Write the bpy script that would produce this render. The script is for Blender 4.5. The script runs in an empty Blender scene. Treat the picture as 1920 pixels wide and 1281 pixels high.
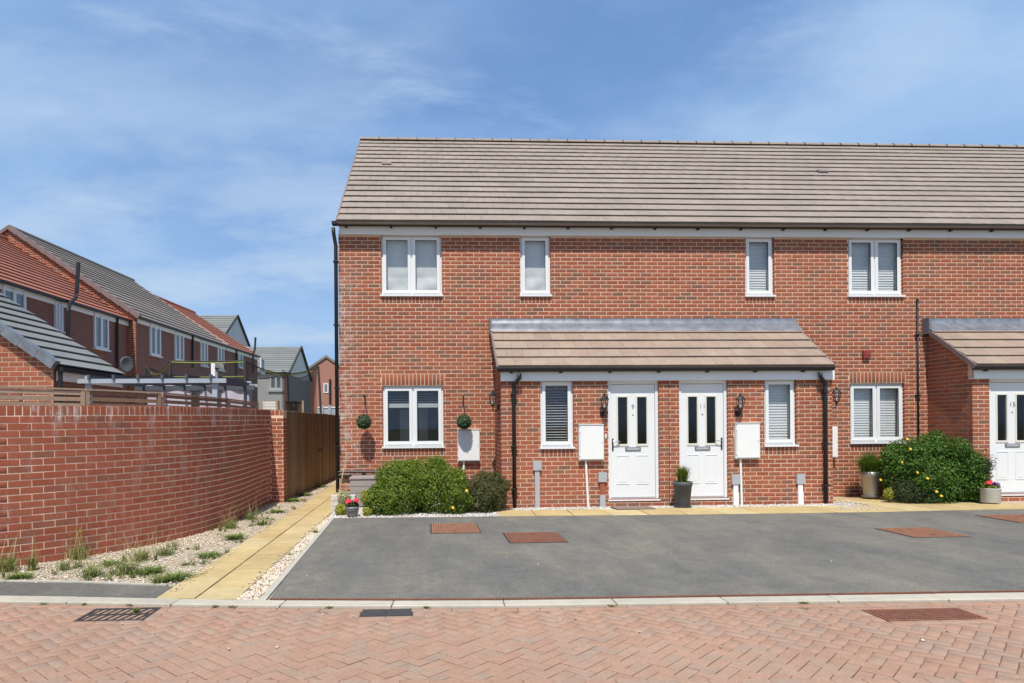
import bpy, math, random
import numpy as np
from mathutils import Vector, Matrix

random.seed(7); rng = np.random.default_rng(7)
sc = bpy.context.scene
COL = sc.collection

# ------------------------------------------------------------------ camera
W, H = 1920.0, 1281.0
FPX, PPX, PPY = 1280.0, 863.0, 797.5          # focal length and optical axis, in photo pixels (24 mm shift lens)
CAM = Vector((0.0, -13.13, 1.475))
YAW, ROLL = math.radians(2.82), -0.008
RC = (Matrix.Rotation(-YAW, 3, 'Z') @ Matrix.Rotation(math.pi/2, 3, 'X') @ Matrix.Rotation(ROLL, 3, 'Z'))
cd = bpy.data.cameras.new('camera'); cam = bpy.data.objects.new('camera', cd); COL.objects.link(cam)
cd.sensor_width = 36.0; cd.lens = FPX/W*36.0
cd.shift_x = (W/2 - PPX)/W; cd.shift_y = (PPY - H/2)/W
cd.clip_start = 0.05; cd.clip_end = 3000
cam.matrix_world = Matrix.Translation(CAM) @ RC.to_4x4()
sc.camera = cam

# ------------------------------------------------------------------ sky, sun, exposure
LIGHT = Vector((0.17, 1.0, -1.75)).normalized()
wd = bpy.data.worlds.new('World'); sc.world = wd; wd.use_nodes = True
def build_world():
    nt = wd.node_tree; N = nt.nodes; L = nt.links
    bg = N['Background']; bg.inputs[1].default_value = 0.115
    sky = N.new('ShaderNodeTexSky'); sky.sky_type = 'NISHITA'; sky.sun_disc = False
    sky.sun_elevation = math.asin(-LIGHT.z); sky.sun_rotation = math.atan2(-LIGHT.x, -LIGHT.y)
    sky.altitude = 50; sky.air_density = 1.0; sky.dust_density = 0.6; sky.ozone_density = 2.0
    tc = N.new('ShaderNodeTexCoord'); sep = N.new('ShaderNodeSeparateXYZ'); L.new(tc.outputs['Generated'], sep.inputs[0])
    add = N.new('ShaderNodeMath'); add.operation = 'ADD'; add.inputs[1].default_value = 0.16; L.new(sep.outputs[2], add.inputs[0])
    mx = N.new('ShaderNodeMath'); mx.operation = 'MAXIMUM'; mx.inputs[1].default_value = 0.03; L.new(add.outputs[0], mx.inputs[0])
    dv = N.new('ShaderNodeVectorMath'); dv.operation = 'DIVIDE'; L.new(tc.outputs['Generated'], dv.inputs[0])
    cmb = N.new('ShaderNodeCombineXYZ'); cmb.inputs[2].default_value = 1.0
    L.new(mx.outputs[0], cmb.inputs[0]); L.new(mx.outputs[0], cmb.inputs[1]); L.new(cmb.outputs[0], dv.inputs[1])
    def noise(scale, detail, rough, loc, sc_=(1, 1, 1), dist=0.0):
        mp = N.new('ShaderNodeMapping'); mp.inputs['Location'].default_value = loc; mp.inputs['Scale'].default_value = sc_
        L.new(dv.outputs[0], mp.inputs[0])
        n = N.new('ShaderNodeTexNoise'); n.inputs['Scale'].default_value = scale; n.inputs['Detail'].default_value = detail
        n.inputs['Roughness'].default_value = rough; n.inputs['Distortion'].default_value = dist
        L.new(mp.outputs[0], n.inputs['Vector']); return n
    def ramp(src, a, b, va=0.0, vb=1.0):
        m = N.new('ShaderNodeMapRange'); m.interpolation_type = 'SMOOTHSTEP'
        for i, v in zip((1, 2, 3, 4), (a, b, va, vb)): m.inputs[i].default_value = v
        L.new(src, m.inputs[0]); return m.outputs[0]
    def mix(fac, a, b):
        m = N.new('ShaderNodeMix'); m.data_type = 'RGBA'
        if isinstance(fac, float): m.inputs[0].default_value = fac
        else: L.new(fac, m.inputs[0])
        for sck, v in ((6, a), (7, b)):
            if isinstance(v, tuple): m.inputs[sck].default_value = v
            else: L.new(v, m.inputs[sck])
        return m.outputs[2]
    veil = noise(0.75, 6, 0.58, (5.6, 2.3, 0), (0.75, 1.0, 1), 0.6)
    wisp = noise(2.2, 7, 0.6, (1.3, 5.2, 0), (0.8, 1.5, 1), 0.3)
    puff = noise(1.5, 8, 0.56, (9.9, 0.4, 0), (1.0, 1.35, 1), 0.1)
    hs = N.new('ShaderNodeHueSaturation'); hs.inputs['Saturation'].default_value = 1.12; hs.inputs['Value'].default_value = 1.0; L.new(sky.outputs[0], hs.inputs['Color']); c = mix(0.55, hs.outputs[0], (1.7, 3.2, 6.4, 1))
    c = mix(ramp(sep.outputs[2], 0.0, 0.55, 0.75, 0.0), c, (2.75, 4.35, 6.9, 1))
    c = mix(ramp(veil.outputs[0], 0.33, 0.62, 0.0, 0.9), c, (2.9, 4.5, 6.9, 1))
    c = mix(ramp(wisp.outputs[0], 0.50, 0.76, 0.0, 0.8), c, (3.6, 4.95, 6.9, 1))
    low = ramp(sep.outputs[2], 0.15, 0.62, 1.0, 0.0)
    ml = N.new('ShaderNodeMath'); ml.operation = 'MULTIPLY'; L.new(low, ml.inputs[0]); L.new(ramp(puff.outputs[0], 0.44, 0.66, 0.0, 0.75), ml.inputs[1])
    c = mix(ml.outputs[0], c, (4.2, 5.4, 6.9, 1))
    L.new(c, bg.inputs[0])
build_world()
sd = bpy.data.lights.new('sun', 'SUN'); sd.energy = 4.4; sd.angle = math.radians(0.53); sd.color = (1.0, 0.955, 0.88)
so = bpy.data.objects.new('sun', sd); COL.objects.link(so); so.rotation_euler = LIGHT.to_track_quat('-Z', 'Y').to_euler(); so.location = (0, -20, 30)
vs = sc.view_settings; vs.view_transform = 'Standard'; vs.look = 'None'; vs.gamma = 1.0; vs.use_curve_mapping = False; vs.exposure = 0.12
sc.cycles.max_bounces = 8; sc.cycles.transparent_max_bounces = 16; sc.cycles.use_denoising = True

# ------------------------------------------------------------------ pixel -> place helpers
def ray(px, py): return RC @ Vector(((px-PPX)/FPX, -(py-PPY)/FPX, -1.0))
def onY(px, py, Y=0.0): d = ray(px, py); return CAM + d*((Y-CAM.y)/d.y)
def onZ(px, py, Z=0.0): d = ray(px, py); return CAM + d*((Z-CAM.z)/d.z)
RCT = np.array(RC.transposed()); CAMN = np.array(CAM)
def proj(P):
    v = (np.asarray(P) - CAMN) @ RCT.T
    return PPX + FPX*v[..., 0]/-v[..., 2], PPY - FPX*v[..., 1]/-v[..., 2], -v[..., 2]

# ------------------------------------------------------------------ materials
M = {}
def nodes(name):
    m = bpy.data.materials.new(name); m.use_nodes = True; M[name] = m
    return m, m.node_tree.nodes, m.node_tree.links, m.node_tree.nodes['Principled BSDF']
def tone_node(N, L):
    a = N.new('ShaderNodeAttribute'); a.attribute_name = 'tone'
    h = N.new('ShaderNodeAttribute'); h.attribute_name = 'has'
    oi = N.new('ShaderNodeObjectInfo')
    s = N.new('ShaderNodeMath'); s.operation = 'SUBTRACT'; s.inputs[0].default_value = 1.0; L.new(h.outputs['Fac'], s.inputs[1])
    ma = N.new('ShaderNodeMath'); ma.operation = 'MULTIPLY_ADD'; L.new(s.outputs[0], ma.inputs[0]); L.new(oi.outputs['Random'], ma.inputs[1]); L.new(a.outputs['Fac'], ma.inputs[2])
    return ma.outputs[0]
def wnoise(N, L, scale, detail=4, rough=0.6, vscale=None):
    g = N.new('ShaderNodeNewGeometry'); src = g.outputs['Position']
    if vscale:
        mp = N.new('ShaderNodeMapping'); mp.inputs['Scale'].default_value = vscale; L.new(src, mp.inputs[0]); src = mp.outputs[0]
    n = N.new('ShaderNodeTexNoise'); n.inputs['Scale'].default_value = scale; n.inputs['Detail'].default_value = detail; n.inputs['Roughness'].default_value = rough
    L.new(src, n.inputs['Vector']); return n.outputs['Fac']
def maprange(N, L, src, a, b, va, vb):
    m = N.new('ShaderNodeMapRange')
    for i, v in zip((1, 2, 3, 4), (a, b, va, vb)): m.inputs[i].default_value = v
    L.new(src, m.inputs[0]); return m.outputs[0]
def mixc(N, L, fac, a, b, blend='MIX'):
    m = N.new('ShaderNodeMix'); m.data_type = 'RGBA'; m.blend_type = blend
    if isinstance(fac, (int, float)): m.inputs[0].default_value = fac
    else: L.new(fac, m.inputs[0])
    for k, v in ((6, a), (7, b)):
        if isinstance(v, tuple): m.inputs[k].default_value = v if len(v) == 4 else (*v, 1)
        else: L.new(v, m.inputs[k])
    return m.outputs[2]
def ramp(N, L, src, stops, interp='LINEAR'):
    r = N.new('ShaderNodeValToRGB'); r.color_ramp.interpolation = interp; e = r.color_ramp.elements
    while len(e) > 1: e.remove(e[-1])
    e[0].position = stops[0][0]; e[0].color = (*stops[0][1], 1)
    for p, c in stops[1:]:
        k = e.new(p); k.color = (*c, 1)
    L.new(src, r.inputs[0]); return r.outputs[0]
def bump(N, L, b, fac, strength, dist):
    n = N.new('ShaderNodeBump'); n.inputs['Strength'].default_value = strength; n.inputs['Distance'].default_value = dist
    L.new(fac, n.inputs['Height']); L.new(n.outputs[0], b.inputs['Normal'])
def mul(N, L, a, b):
    m = N.new('ShaderNodeMath'); m.operation = 'MULTIPLY'
    for k, v in ((0, a), (1, b)):
        if isinstance(v, (int, float)): m.inputs[k].default_value = v
        else: L.new(v, m.inputs[k])
    return m.outputs[0]
def plain(name, col, rough=0.6, var=0.12, scale=3.0, bmp=0.0, bscale=60.0, metal=0.0, spec=None, vscale=None):
    m, N, L, b = nodes(name)
    n = wnoise(N, L, scale, 5, 0.6, vscale)
    f = maprange(N, L, n, 0.25, 0.75, 1-var, 1+var)
    cm = N.new('ShaderNodeCombineColor')
    for k in range(3): L.new(mul(N, L, f, col[k]), cm.inputs[k])
    L.new(cm.outputs[0], b.inputs['Base Color']); b.inputs['Roughness'].default_value = rough; b.inputs['Metallic'].default_value = metal
    if spec is not None: b.inputs['Specular IOR Level'].default_value = spec
    if bmp: bump(N, L, b, wnoise(N, L, bscale, 4, 0.65), bmp, 0.01)
    return m
def pieces_mat(name, stops, rough=0.85, grain=90, gvar=0.22, bmp=0.25, stain=None, spec=0.3, big=0.10, bigscale=0.8, interp='LINEAR', mott=None):
    """colour picked per piece, plus fine grain, broad weathering and optional pale salt stains"""
    m, N, L, b = nodes(name)
    c = ramp(N, L, tone_node(N, L), stops, interp)
    if mott: c = mixc(N, L, maprange(N, L, wnoise(N, L, 13.0, 4, 0.7, (1, 1, 2.2)), 0.42, 0.68, 0.0, 0.42), c, mott)
    n1 = wnoise(N, L, grain, 4, 0.7); n2 = wnoise(N, L, bigscale, 4, 0.6); n3 = wnoise(N, L, 9.0, 3, 0.6)
    f = mul(N, L, maprange(N, L, n1, 0.25, 0.75, 1-gvar, 1+gvar), maprange(N, L, n2, 0.3, 0.7, 1-big, 1+big))
    f = mul(N, L, f, maprange(N, L, n3, 0.3, 0.7, 0.93, 1.07))
    v = N.new('ShaderNodeVectorMath'); v.operation = 'SCALE'; L.new(c, v.inputs[0]); L.new(f, v.inputs['Scale'])
    out = v.outputs[0]
    if stain: out = mixc(N, L, stain(N, L), out, (0.62, 0.58, 0.55))
    L.new(out, b.inputs['Base Color']); b.inputs['Roughness'].default_value = rough; b.inputs['Specular IOR Level'].default_value = spec
    if bmp: bump(N, L, b, n1, bmp, 0.004)
    return m
def stain_corner(N, L):            # salts leaching out of the bricks beside the corner downpipe
    g = N.new('ShaderNodeNewGeometry'); s = N.new('ShaderNodeSeparateXYZ'); L.new(g.outputs['Position'], s.inputs[0])
    near = mul(N, L, maprange(N, L, s.outputs[0], -1.66, -1.22, 1.0, 0.0), maprange(N, L, s.outputs[0], -1.75, -1.70, 0.0, 1.0))
    low = maprange(N, L, s.outputs[2], 4.7, 4.0, 0.0, 1.0)
    pat = maprange(N, L, wnoise(N, L, 7.0, 6, 0.75, (1, 1, 0.8)), 0.45, 0.62, 0.0, 0.68)
    return mul(N, L, mul(N, L, near, low), pat)
def stain_wall(N, L):              # pale runs under the coping and here and there on the garden wall
    g = N.new('ShaderNodeNewGeometry'); s = N.new('ShaderNodeSeparateXYZ'); L.new(g.outputs['Position'], s.inputs[0])
    top = maprange(N, L, s.outputs[2], 1.40, 1.62, 0.22, 1.0)
    pat = maprange(N, L, wnoise(N, L, 6.0, 6, 0.75, (1, 1, 0.25)), 0.53, 0.66, 0.0, 0.75)
    return mul(N, L, top, pat)

BRICK_STOPS = [(0.0, (0.30, 0.080, 0.044)), (0.25, (0.365, 0.100, 0.049)), (0.5, (0.39, 0.118, 0.057)), (0.7, (0.34, 0.112, 0.061)), (0.86, (0.27, 0.108, 0.066)), (1.0, (0.21, 0.098, 0.064))]
pieces_mat('brick', BRICK_STOPS, stain=stain_corner, mott=(0.235, 0.122, 0.072))
pieces_mat('garden_brick', [(0.0, (0.34, 0.083, 0.043)), (0.5, (0.385, 0.102, 0.051)), (0.8, (0.355, 0.106, 0.057)), (1.0, (0.26, 0.094, 0.057))], stain=stain_wall, mott=(0.27, 0.117, 0.066))
plain('garden_mortar', (0.82, 0.61, 0.43), 0.95, 0.10, 6, 0.2, 200)
plain('mortar', (0.70, 0.51, 0.36), 0.95, 0.10, 6, 0.3, 200)
pieces_mat('tile', [(0, (0.30, 0.242, 0.196)), (0.5, (0.312, 0.253, 0.205)), (1, (0.325, 0.265, 0.215))], 0.75, 120, 0.12, 0.15, big=0.10, bigscale=1.1)
pieces_mat('porch_tile', [(0, (0.315, 0.228, 0.17)), (0.5, (0.335, 0.25, 0.188)), (1, (0.35, 0.268, 0.20))], 0.75, 120, 0.10, 0.15, big=0.10, bigscale=1.3)
pieces_mat('red_tile', [(0, (0.33, 0.115, 0.07)), (1, (0.38, 0.14, 0.085))], 0.8, 40, 0.12, 0.1)
pieces_mat('brown_tile', [(0, (0.20, 0.17, 0.145)), (1, (0.24, 0.205, 0.175))], 0.8, 40, 0.12, 0.1)
pieces_mat('grey_tile', [(0, (0.20, 0.205, 0.19)), (1, (0.235, 0.24, 0.22))], 0.75, 40, 0.12, 0.1)
plain('verge_cap', (0.21, 0.155, 0.145), 0.7, 0.1, 8)
plain('verge_pink', (0.46, 0.27, 0.20), 0.8, 0.1, 8)
plain('underlay', (0.03, 0.028, 0.026), 0.9)
plain('white_plastic', (0.80, 0.80, 0.78), 0.32, 0.02, 2)
plain('fascia_white', (0.90, 0.875, 0.83), 0.4, 0.04, 2)
plain('cream_plastic', (0.76, 0.72, 0.60), 0.4, 0.03, 4)
plain('box_white', (0.85, 0.835, 0.79), 0.45, 0.03, 5)
plain('grey_plastic', (0.42, 0.43, 0.44), 0.45, 0.05, 5)
plain('black_plastic', (0.014, 0.013, 0.013), 0.5, 0.1, 5)
plain('lead', (0.20, 0.215, 0.24), 0.45, 0.35, 7, 0.2, 18, 0.25, vscale=(1, 1, 0.6))
plain('render_wall', (0.66, 0.65, 0.61), 0.9, 0.06, 1.0)
plain('interior', (0.055, 0.055, 0.055), 0.9, 0.1)
plain('interior_pale', (0.30, 0.29, 0.28), 0.9, 0.1)
plain('blind_white', (0.72, 0.72, 0.70), 0.7, 0.03, 2)
plain('blind_grey', (0.48, 0.50, 0.48), 0.6, 0.05, 2)
plain('iron_rust', (0.31, 0.14, 0.075), 0.85, 0.30, 14, 0.5, 60)
plain('iron_rust_dark', (0.23, 0.09, 0.052), 0.85, 0.30, 14, 0.5, 60)
plain('rust_groove_shade', (0.13, 0.058, 0.035), 0.9, 0.3, 20)  # rust darkened in the colour to give shade between the ribs
plain('iron_dark', (0.05, 0.046, 0.042), 0.7, 0.25, 20, 0.3, 60)
plain('void', (0.004, 0.004, 0.004), 1.0, 0.0)
plain('concrete', (0.47, 0.43, 0.355), 0.9, 0.14, 5, 0.3, 90)
plain('steel', (0.55, 0.55, 0.55), 0.3, 0.05, 5, metal=1.0)
plain('door_grey', (0.16, 0.15, 0.15), 0.5, 0.05, 5)
plain('handle_black', (0.03, 0.028, 0.027), 0.3, 0.05, 5)
plain('alarm_red', (0.28, 0.045, 0.035), 0.5, 0.06, 5)
plain('pot_charcoal', (0.075, 0.077, 0.082), 0.65, 0.1, 8)
plain('pot_silver', (0.42, 0.41, 0.39), 0.42, 0.18, 12, metal=0.55, vscale=(3, 3, 0.5))
plain('pot_zinc', (0.21, 0.21, 0.215), 0.5, 0.3, 9, metal=0.3, vscale=(3, 3, 0.5))
plain('pot_pale', (0.52, 0.51, 0.47), 0.6, 0.08, 12)
plain('soil', (0.035, 0.025, 0.018), 1.0, 0.3, 40)
plain('storage_taupe', (0.37, 0.315, 0.28), 0.6, 0.06, 5)
plain('cane', (0.40, 0.27, 0.13), 0.7, 0.1, 10)
plain('bark', (0.10, 0.07, 0.05), 0.95, 0.3, 30)
plain('pergola_grey', (0.36, 0.40, 0.45), 0.6, 0.10, 6)
plain('pergola_dark', (0.075, 0.085, 0.10), 0.6, 0.10, 6)
plain('canvas', (0.52, 0.46, 0.52), 0.9, 0.08, 2)
plain('lilac_white', (0.62, 0.58, 0.62), 0.7, 0.05, 2)
plain('strap_lime', (0.36, 0.42, 0.06), 0.7, 0.08, 8)
plain('rubble_white', (0.62, 0.58, 0.52), 0.9, 0.2, 12)
plain('dish_grey', (0.10, 0.105, 0.11), 0.5, 0.08, 4)
plain('bulb', (0.8, 0.78, 0.7), 0.3, 0.02)
plain('mat_brown', (0.22, 0.16, 0.12), 0.95, 0.15, 20)
plain('flower_yellow', (0.80, 0.50, 0.02), 0.7, 0.1, 30)
plain('flower_red', (0.70, 0.03, 0.05), 0.6, 0.15, 30)
plain('flower_purple', (0.11, 0.04, 0.20), 0.6, 0.15, 30)
plain('flower_white', (0.78, 0.76, 0.74), 0.6, 0.05, 30)
plain('shutter_dark', (0.06, 0.03, 0.02), 0.7, 0.3, 10)
plain('earth', (0.13, 0.13, 0.06), 1.0, 0.25, 0.6)
plain('sand_joint', (0.21, 0.15, 0.11), 1.0, 0.2, 20)
plain('gravel_base', (0.47, 0.385, 0.28), 1.0, 0.30, 30, 0.8, 120)
pieces_mat('stone', [(0, (0.34, 0.23, 0.14)), (0.25, (0.58, 0.46, 0.32)), (0.6, (0.70, 0.59, 0.44)), (1.0, (0.80, 0.74, 0.62))], 0.85, 60, 0.12, 0)
pieces_mat('white_stone', [(0, (0.42, 0.35, 0.27)), (0.4, (0.66, 0.61, 0.54)), (1.0, (0.78, 0.75, 0.69))], 0.85, 60, 0.12, 0)
pieces_mat('slab', [(0, (0.47, 0.34, 0.155)), (0.5, (0.51, 0.382, 0.178)), (1, (0.54, 0.42, 0.215))], 0.9, 70, 0.13, 0.35, big=0.12, bigscale=1.6)
pieces_mat('paver', [(0.0, (0.37, 0.215, 0.146)), (0.35, (0.385, 0.232, 0.158)), (0.6, (0.378, 0.24, 0.167)), (0.85, (0.362, 0.24, 0.17)), (1.0, (0.335, 0.235, 0.172))], 0.9, 45, 0.16, 0.5, big=0.08, bigscale=0.5)
plain('paver_fill', (0.32, 0.20, 0.14), 1.0, 0.15, 30)
plain('paver_joint', (0.14, 0.10, 0.072), 1.0, 0.25, 8)
pieces_mat('kerb_stone', [(0, (0.45, 0.405, 0.32)), (1, (0.50, 0.45, 0.355))], 0.9, 90, 0.12, 0.3)
pieces_mat('fence_wood', [(0, (0.19, 0.12, 0.068)), (0.5, (0.245, 0.16, 0.092)), (0.8, (0.27, 0.205, 0.14)), (1, (0.30, 0.25, 0.19))], 0.85, 40, 0.25, 0.2)
pieces_mat('trellis_wood', [(0, (0.20, 0.115, 0.065)), (1, (0.28, 0.175, 0.105))], 0.8, 40, 0.2, 0.2)
pieces_mat('pale_wood', [(0, (0.36, 0.26, 0.17)), (1, (0.43, 0.33, 0.22))], 0.8, 40, 0.2, 0.2)

def tarmac_mat(name, base, patch):
    m, N, L, b = nodes(name)
    fine = wnoise(N, L, 75, 5, 0.85); big = wnoise(N, L, 0.9, 7, 0.68, (1, 0.55, 1)); mid = wnoise(N, L, 5.0, 6, 0.7)
    speck = wnoise(N, L, 38, 3, 0.9); drag = wnoise(N, L, 1.6, 6, 0.7, (2.6, 0.28, 1))
    f = mul(N, L, maprange(N, L, fine, 0.3, 0.7, 0.62, 1.38), maprange(N, L, big, 0.3, 0.7, 1-patch, 1+patch))
    f = mul(N, L, f, maprange(N, L, speck, 0.25, 0.75, 0.72, 1.28))
    f = mul(N, L, f, maprange(N, L, mid, 0.3, 0.7, 0.88, 1.12)); f = mul(N, L, f, maprange(N, L, drag, 0.35, 0.65, 0.94, 1.06))
    oil = maprange(N, L, wnoise(N, L, 1.15, 4, 0.55), 0.64, 0.72, 1.0, 0.80); f = mul(N, L, f, oil)
    warm = mixc(N, L, maprange(N, L, big, 0.42, 0.62, 0, 1), base, (base[0]*1.10, base[1]*1.06, base[2]*0.94))
    v = N.new('ShaderNodeVectorMath'); v.operation = 'SCALE'; L.new(warm, v.inputs[0]); L.new(f, v.inputs['Scale'])
    spots = maprange(N, L, wnoise(N, L, 26, 2, 0.4), 0.775, 0.80, 0, 0.7)
    L.new(mixc(N, L, spots, v.outputs[0], (0.42, 0.40, 0.36)), b.inputs['Base Color'])
    b.inputs['Roughness'].default_value = 0.92; b.inputs['Specular IOR Level'].default_value = 0.25
    bump(N, L, b, fine, 0.7, 0.008)
tarmac_mat('tarmac', (0.164, 0.156, 0.138), 0.20)
tarmac_mat('tarmac_path', (0.138, 0.132, 0.12), 0.14)

def leaf_mat(name, stops, trans=0.25, rough=0.5):
    m, N, L, b = nodes(name)
    c = ramp(N, L, tone_node(N, L), stops)
    L.new(c, b.inputs['Base Color']); b.inputs['Roughness'].default_value = rough; b.inputs['Specular IOR Level'].default_value = 0.3
    t = N.new('ShaderNodeBsdfTranslucent'); L.new(c, t.inputs[0])
    mx = N.new('ShaderNodeMixShader'); mx.inputs[0].default_value = trans
    L.new(b.outputs[0], mx.inputs[1]); L.new(t.outputs[0], mx.inputs[2]); L.new(mx.outputs[0], N['Material Output'].inputs[0])
leaf_mat('leaf_green', [(0, (0.06, 0.11, 0.013)), (0.4, (0.14, 0.22, 0.027)), (0.75, (0.26, 0.335, 0.04)), (1, (0.42, 0.43, 0.065))], 0.38)
leaf_mat('leaf_deep', [(0, (0.035, 0.095, 0.014)), (0.5, (0.075, 0.17, 0.022)), (0.85, (0.15, 0.25, 0.035)), (1, (0.26, 0.28, 0.06))], 0.32)
leaf_mat('leaf_olive', [(0, (0.055, 0.068, 0.02)), (0.5, (0.10, 0.115, 0.032)), (0.85, (0.15, 0.145, 0.05)), (1, (0.20, 0.12, 0.06))])
leaf_mat('leaf_dull', [(0, (0.03, 0.05, 0.018)), (0.5, (0.055, 0.085, 0.03)), (1, (0.13, 0.13, 0.06))])
leaf_mat('leaf_box', [(0, (0.035, 0.07, 0.03)), (0.5, (0.09, 0.15, 0.07)), (1, (0.26, 0.34, 0.19))])
leaf_mat('leaf_lime', [(0, (0.26, 0.30, 0.03)), (0.6, (0.42, 0.42, 0.05)), (1, (0.58, 0.55, 0.20))], 0.2)
leaf_mat('leaf_cream', [(0, (0.32, 0.36, 0.16)), (0.6, (0.55, 0.54, 0.30)), (1, (0.66, 0.64, 0.45))], 0.2)
leaf_mat('leaf_red', [(0, (0.14, 0.06, 0.03)), (1, (0.25, 0.14, 0.06))], 0.2)
leaf_mat('blade', [(0, (0.07, 0.13, 0.015)), (0.6, (0.14, 0.22, 0.025)), (1, (0.28, 0.33, 0.06))], 0.3)
leaf_mat('blade_weed', [(0, (0.09, 0.15, 0.03)), (0.5, (0.19, 0.25, 0.06)), (1, (0.42, 0.40, 0.17))], 0.3)
leaf_mat('leaf_weed', [(0, (0.08, 0.15, 0.025)), (0.5, (0.17, 0.26, 0.05)), (1, (0.34, 0.37, 0.11))], 0.3)
leaf_mat('straw', [(0, (0.36, 0.30, 0.10)), (1, (0.48, 0.40, 0.17))], 0.2)

def glass_mat(name, tint=0.9, rough=0.0):
    m, N, L, b = nodes(name); N.remove(b)
    lw = N.new('ShaderNodeLayerWeight'); lw.inputs[0].default_value = 0.5
    pw = N.new('ShaderNodeMath'); pw.operation = 'POWER'; pw.inputs[1].default_value = 4.0; L.new(lw.outputs['Facing'], pw.inputs[0])
    t = N.new('ShaderNodeBsdfTransparent'); t.inputs[0].default_value = (tint*0.99, tint, tint, 1)
    g = N.new('ShaderNodeBsdfGlossy'); g.inputs['Roughness'].default_value = rough
    f = maprange(N, L, pw.outputs[0], 0, 1, 0.05, 0.9); mx = N.new('ShaderNodeMixShader')
    L.new(f, mx.inputs[0]); L.new(t.outputs[0], mx.inputs[1]); L.new(g.outputs[0], mx.inputs[2]); L.new(mx.outputs[0], N['Material Output'].inputs[0])
glass_mat('glass', 0.975)
glass_mat('door_glass', 0.6, 0.08)
def net_mat():
    m, N, L, b = nodes('net'); b.inputs['Base Color'].default_value = (0.03, 0.033, 0.035, 1); b.inputs['Roughness'].default_value = 0.9
    t = N.new('ShaderNodeBsdfTransparent'); mx = N.new('ShaderNodeMixShader'); mx.inputs[0].default_value = 0.34
    L.new(t.outputs[0], mx.inputs[1]); L.new(b.outputs[0], mx.inputs[2]); L.new(mx.outputs[0], N['Material Output'].inputs[0])
net_mat()
def brick_tex(name, tangent, c1, c2, mortar, dark=1.0):
    """brickwork of houses too far off to tell the single bricks apart"""
    m, N, L, b = nodes(name)
    g = N.new('ShaderNodeNewGeometry'); dt = N.new('ShaderNodeVectorMath'); dt.operation = 'DOT_PRODUCT'; dt.inputs[1].default_value = tangent
    L.new(g.outputs['Position'], dt.inputs[0]); s = N.new('ShaderNodeSeparateXYZ'); L.new(g.outputs['Position'], s.inputs[0])
    cb = N.new('ShaderNodeCombineXYZ'); L.new(dt.outputs['Value'], cb.inputs[0]); L.new(s.outputs[2], cb.inputs[1])
    t = N.new('ShaderNodeTexBrick'); L.new(cb.outputs[0], t.inputs['Vector'])
    t.inputs['Color1'].default_value = (*c1, 1); t.inputs['Color2'].default_value = (*c2, 1); t.inputs['Mortar'].default_value = (*mortar, 1)
    for k, v in (('Scale', 1.0), ('Mortar Size', 0.006), ('Brick Width', 0.225), ('Row Height', 0.075), ('Bias', -0.2)): t.inputs[k].default_value = v
    L.new(t.outputs[0], b.inputs['Base Color']); b.inputs['Roughness'].default_value = 0.9

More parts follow.
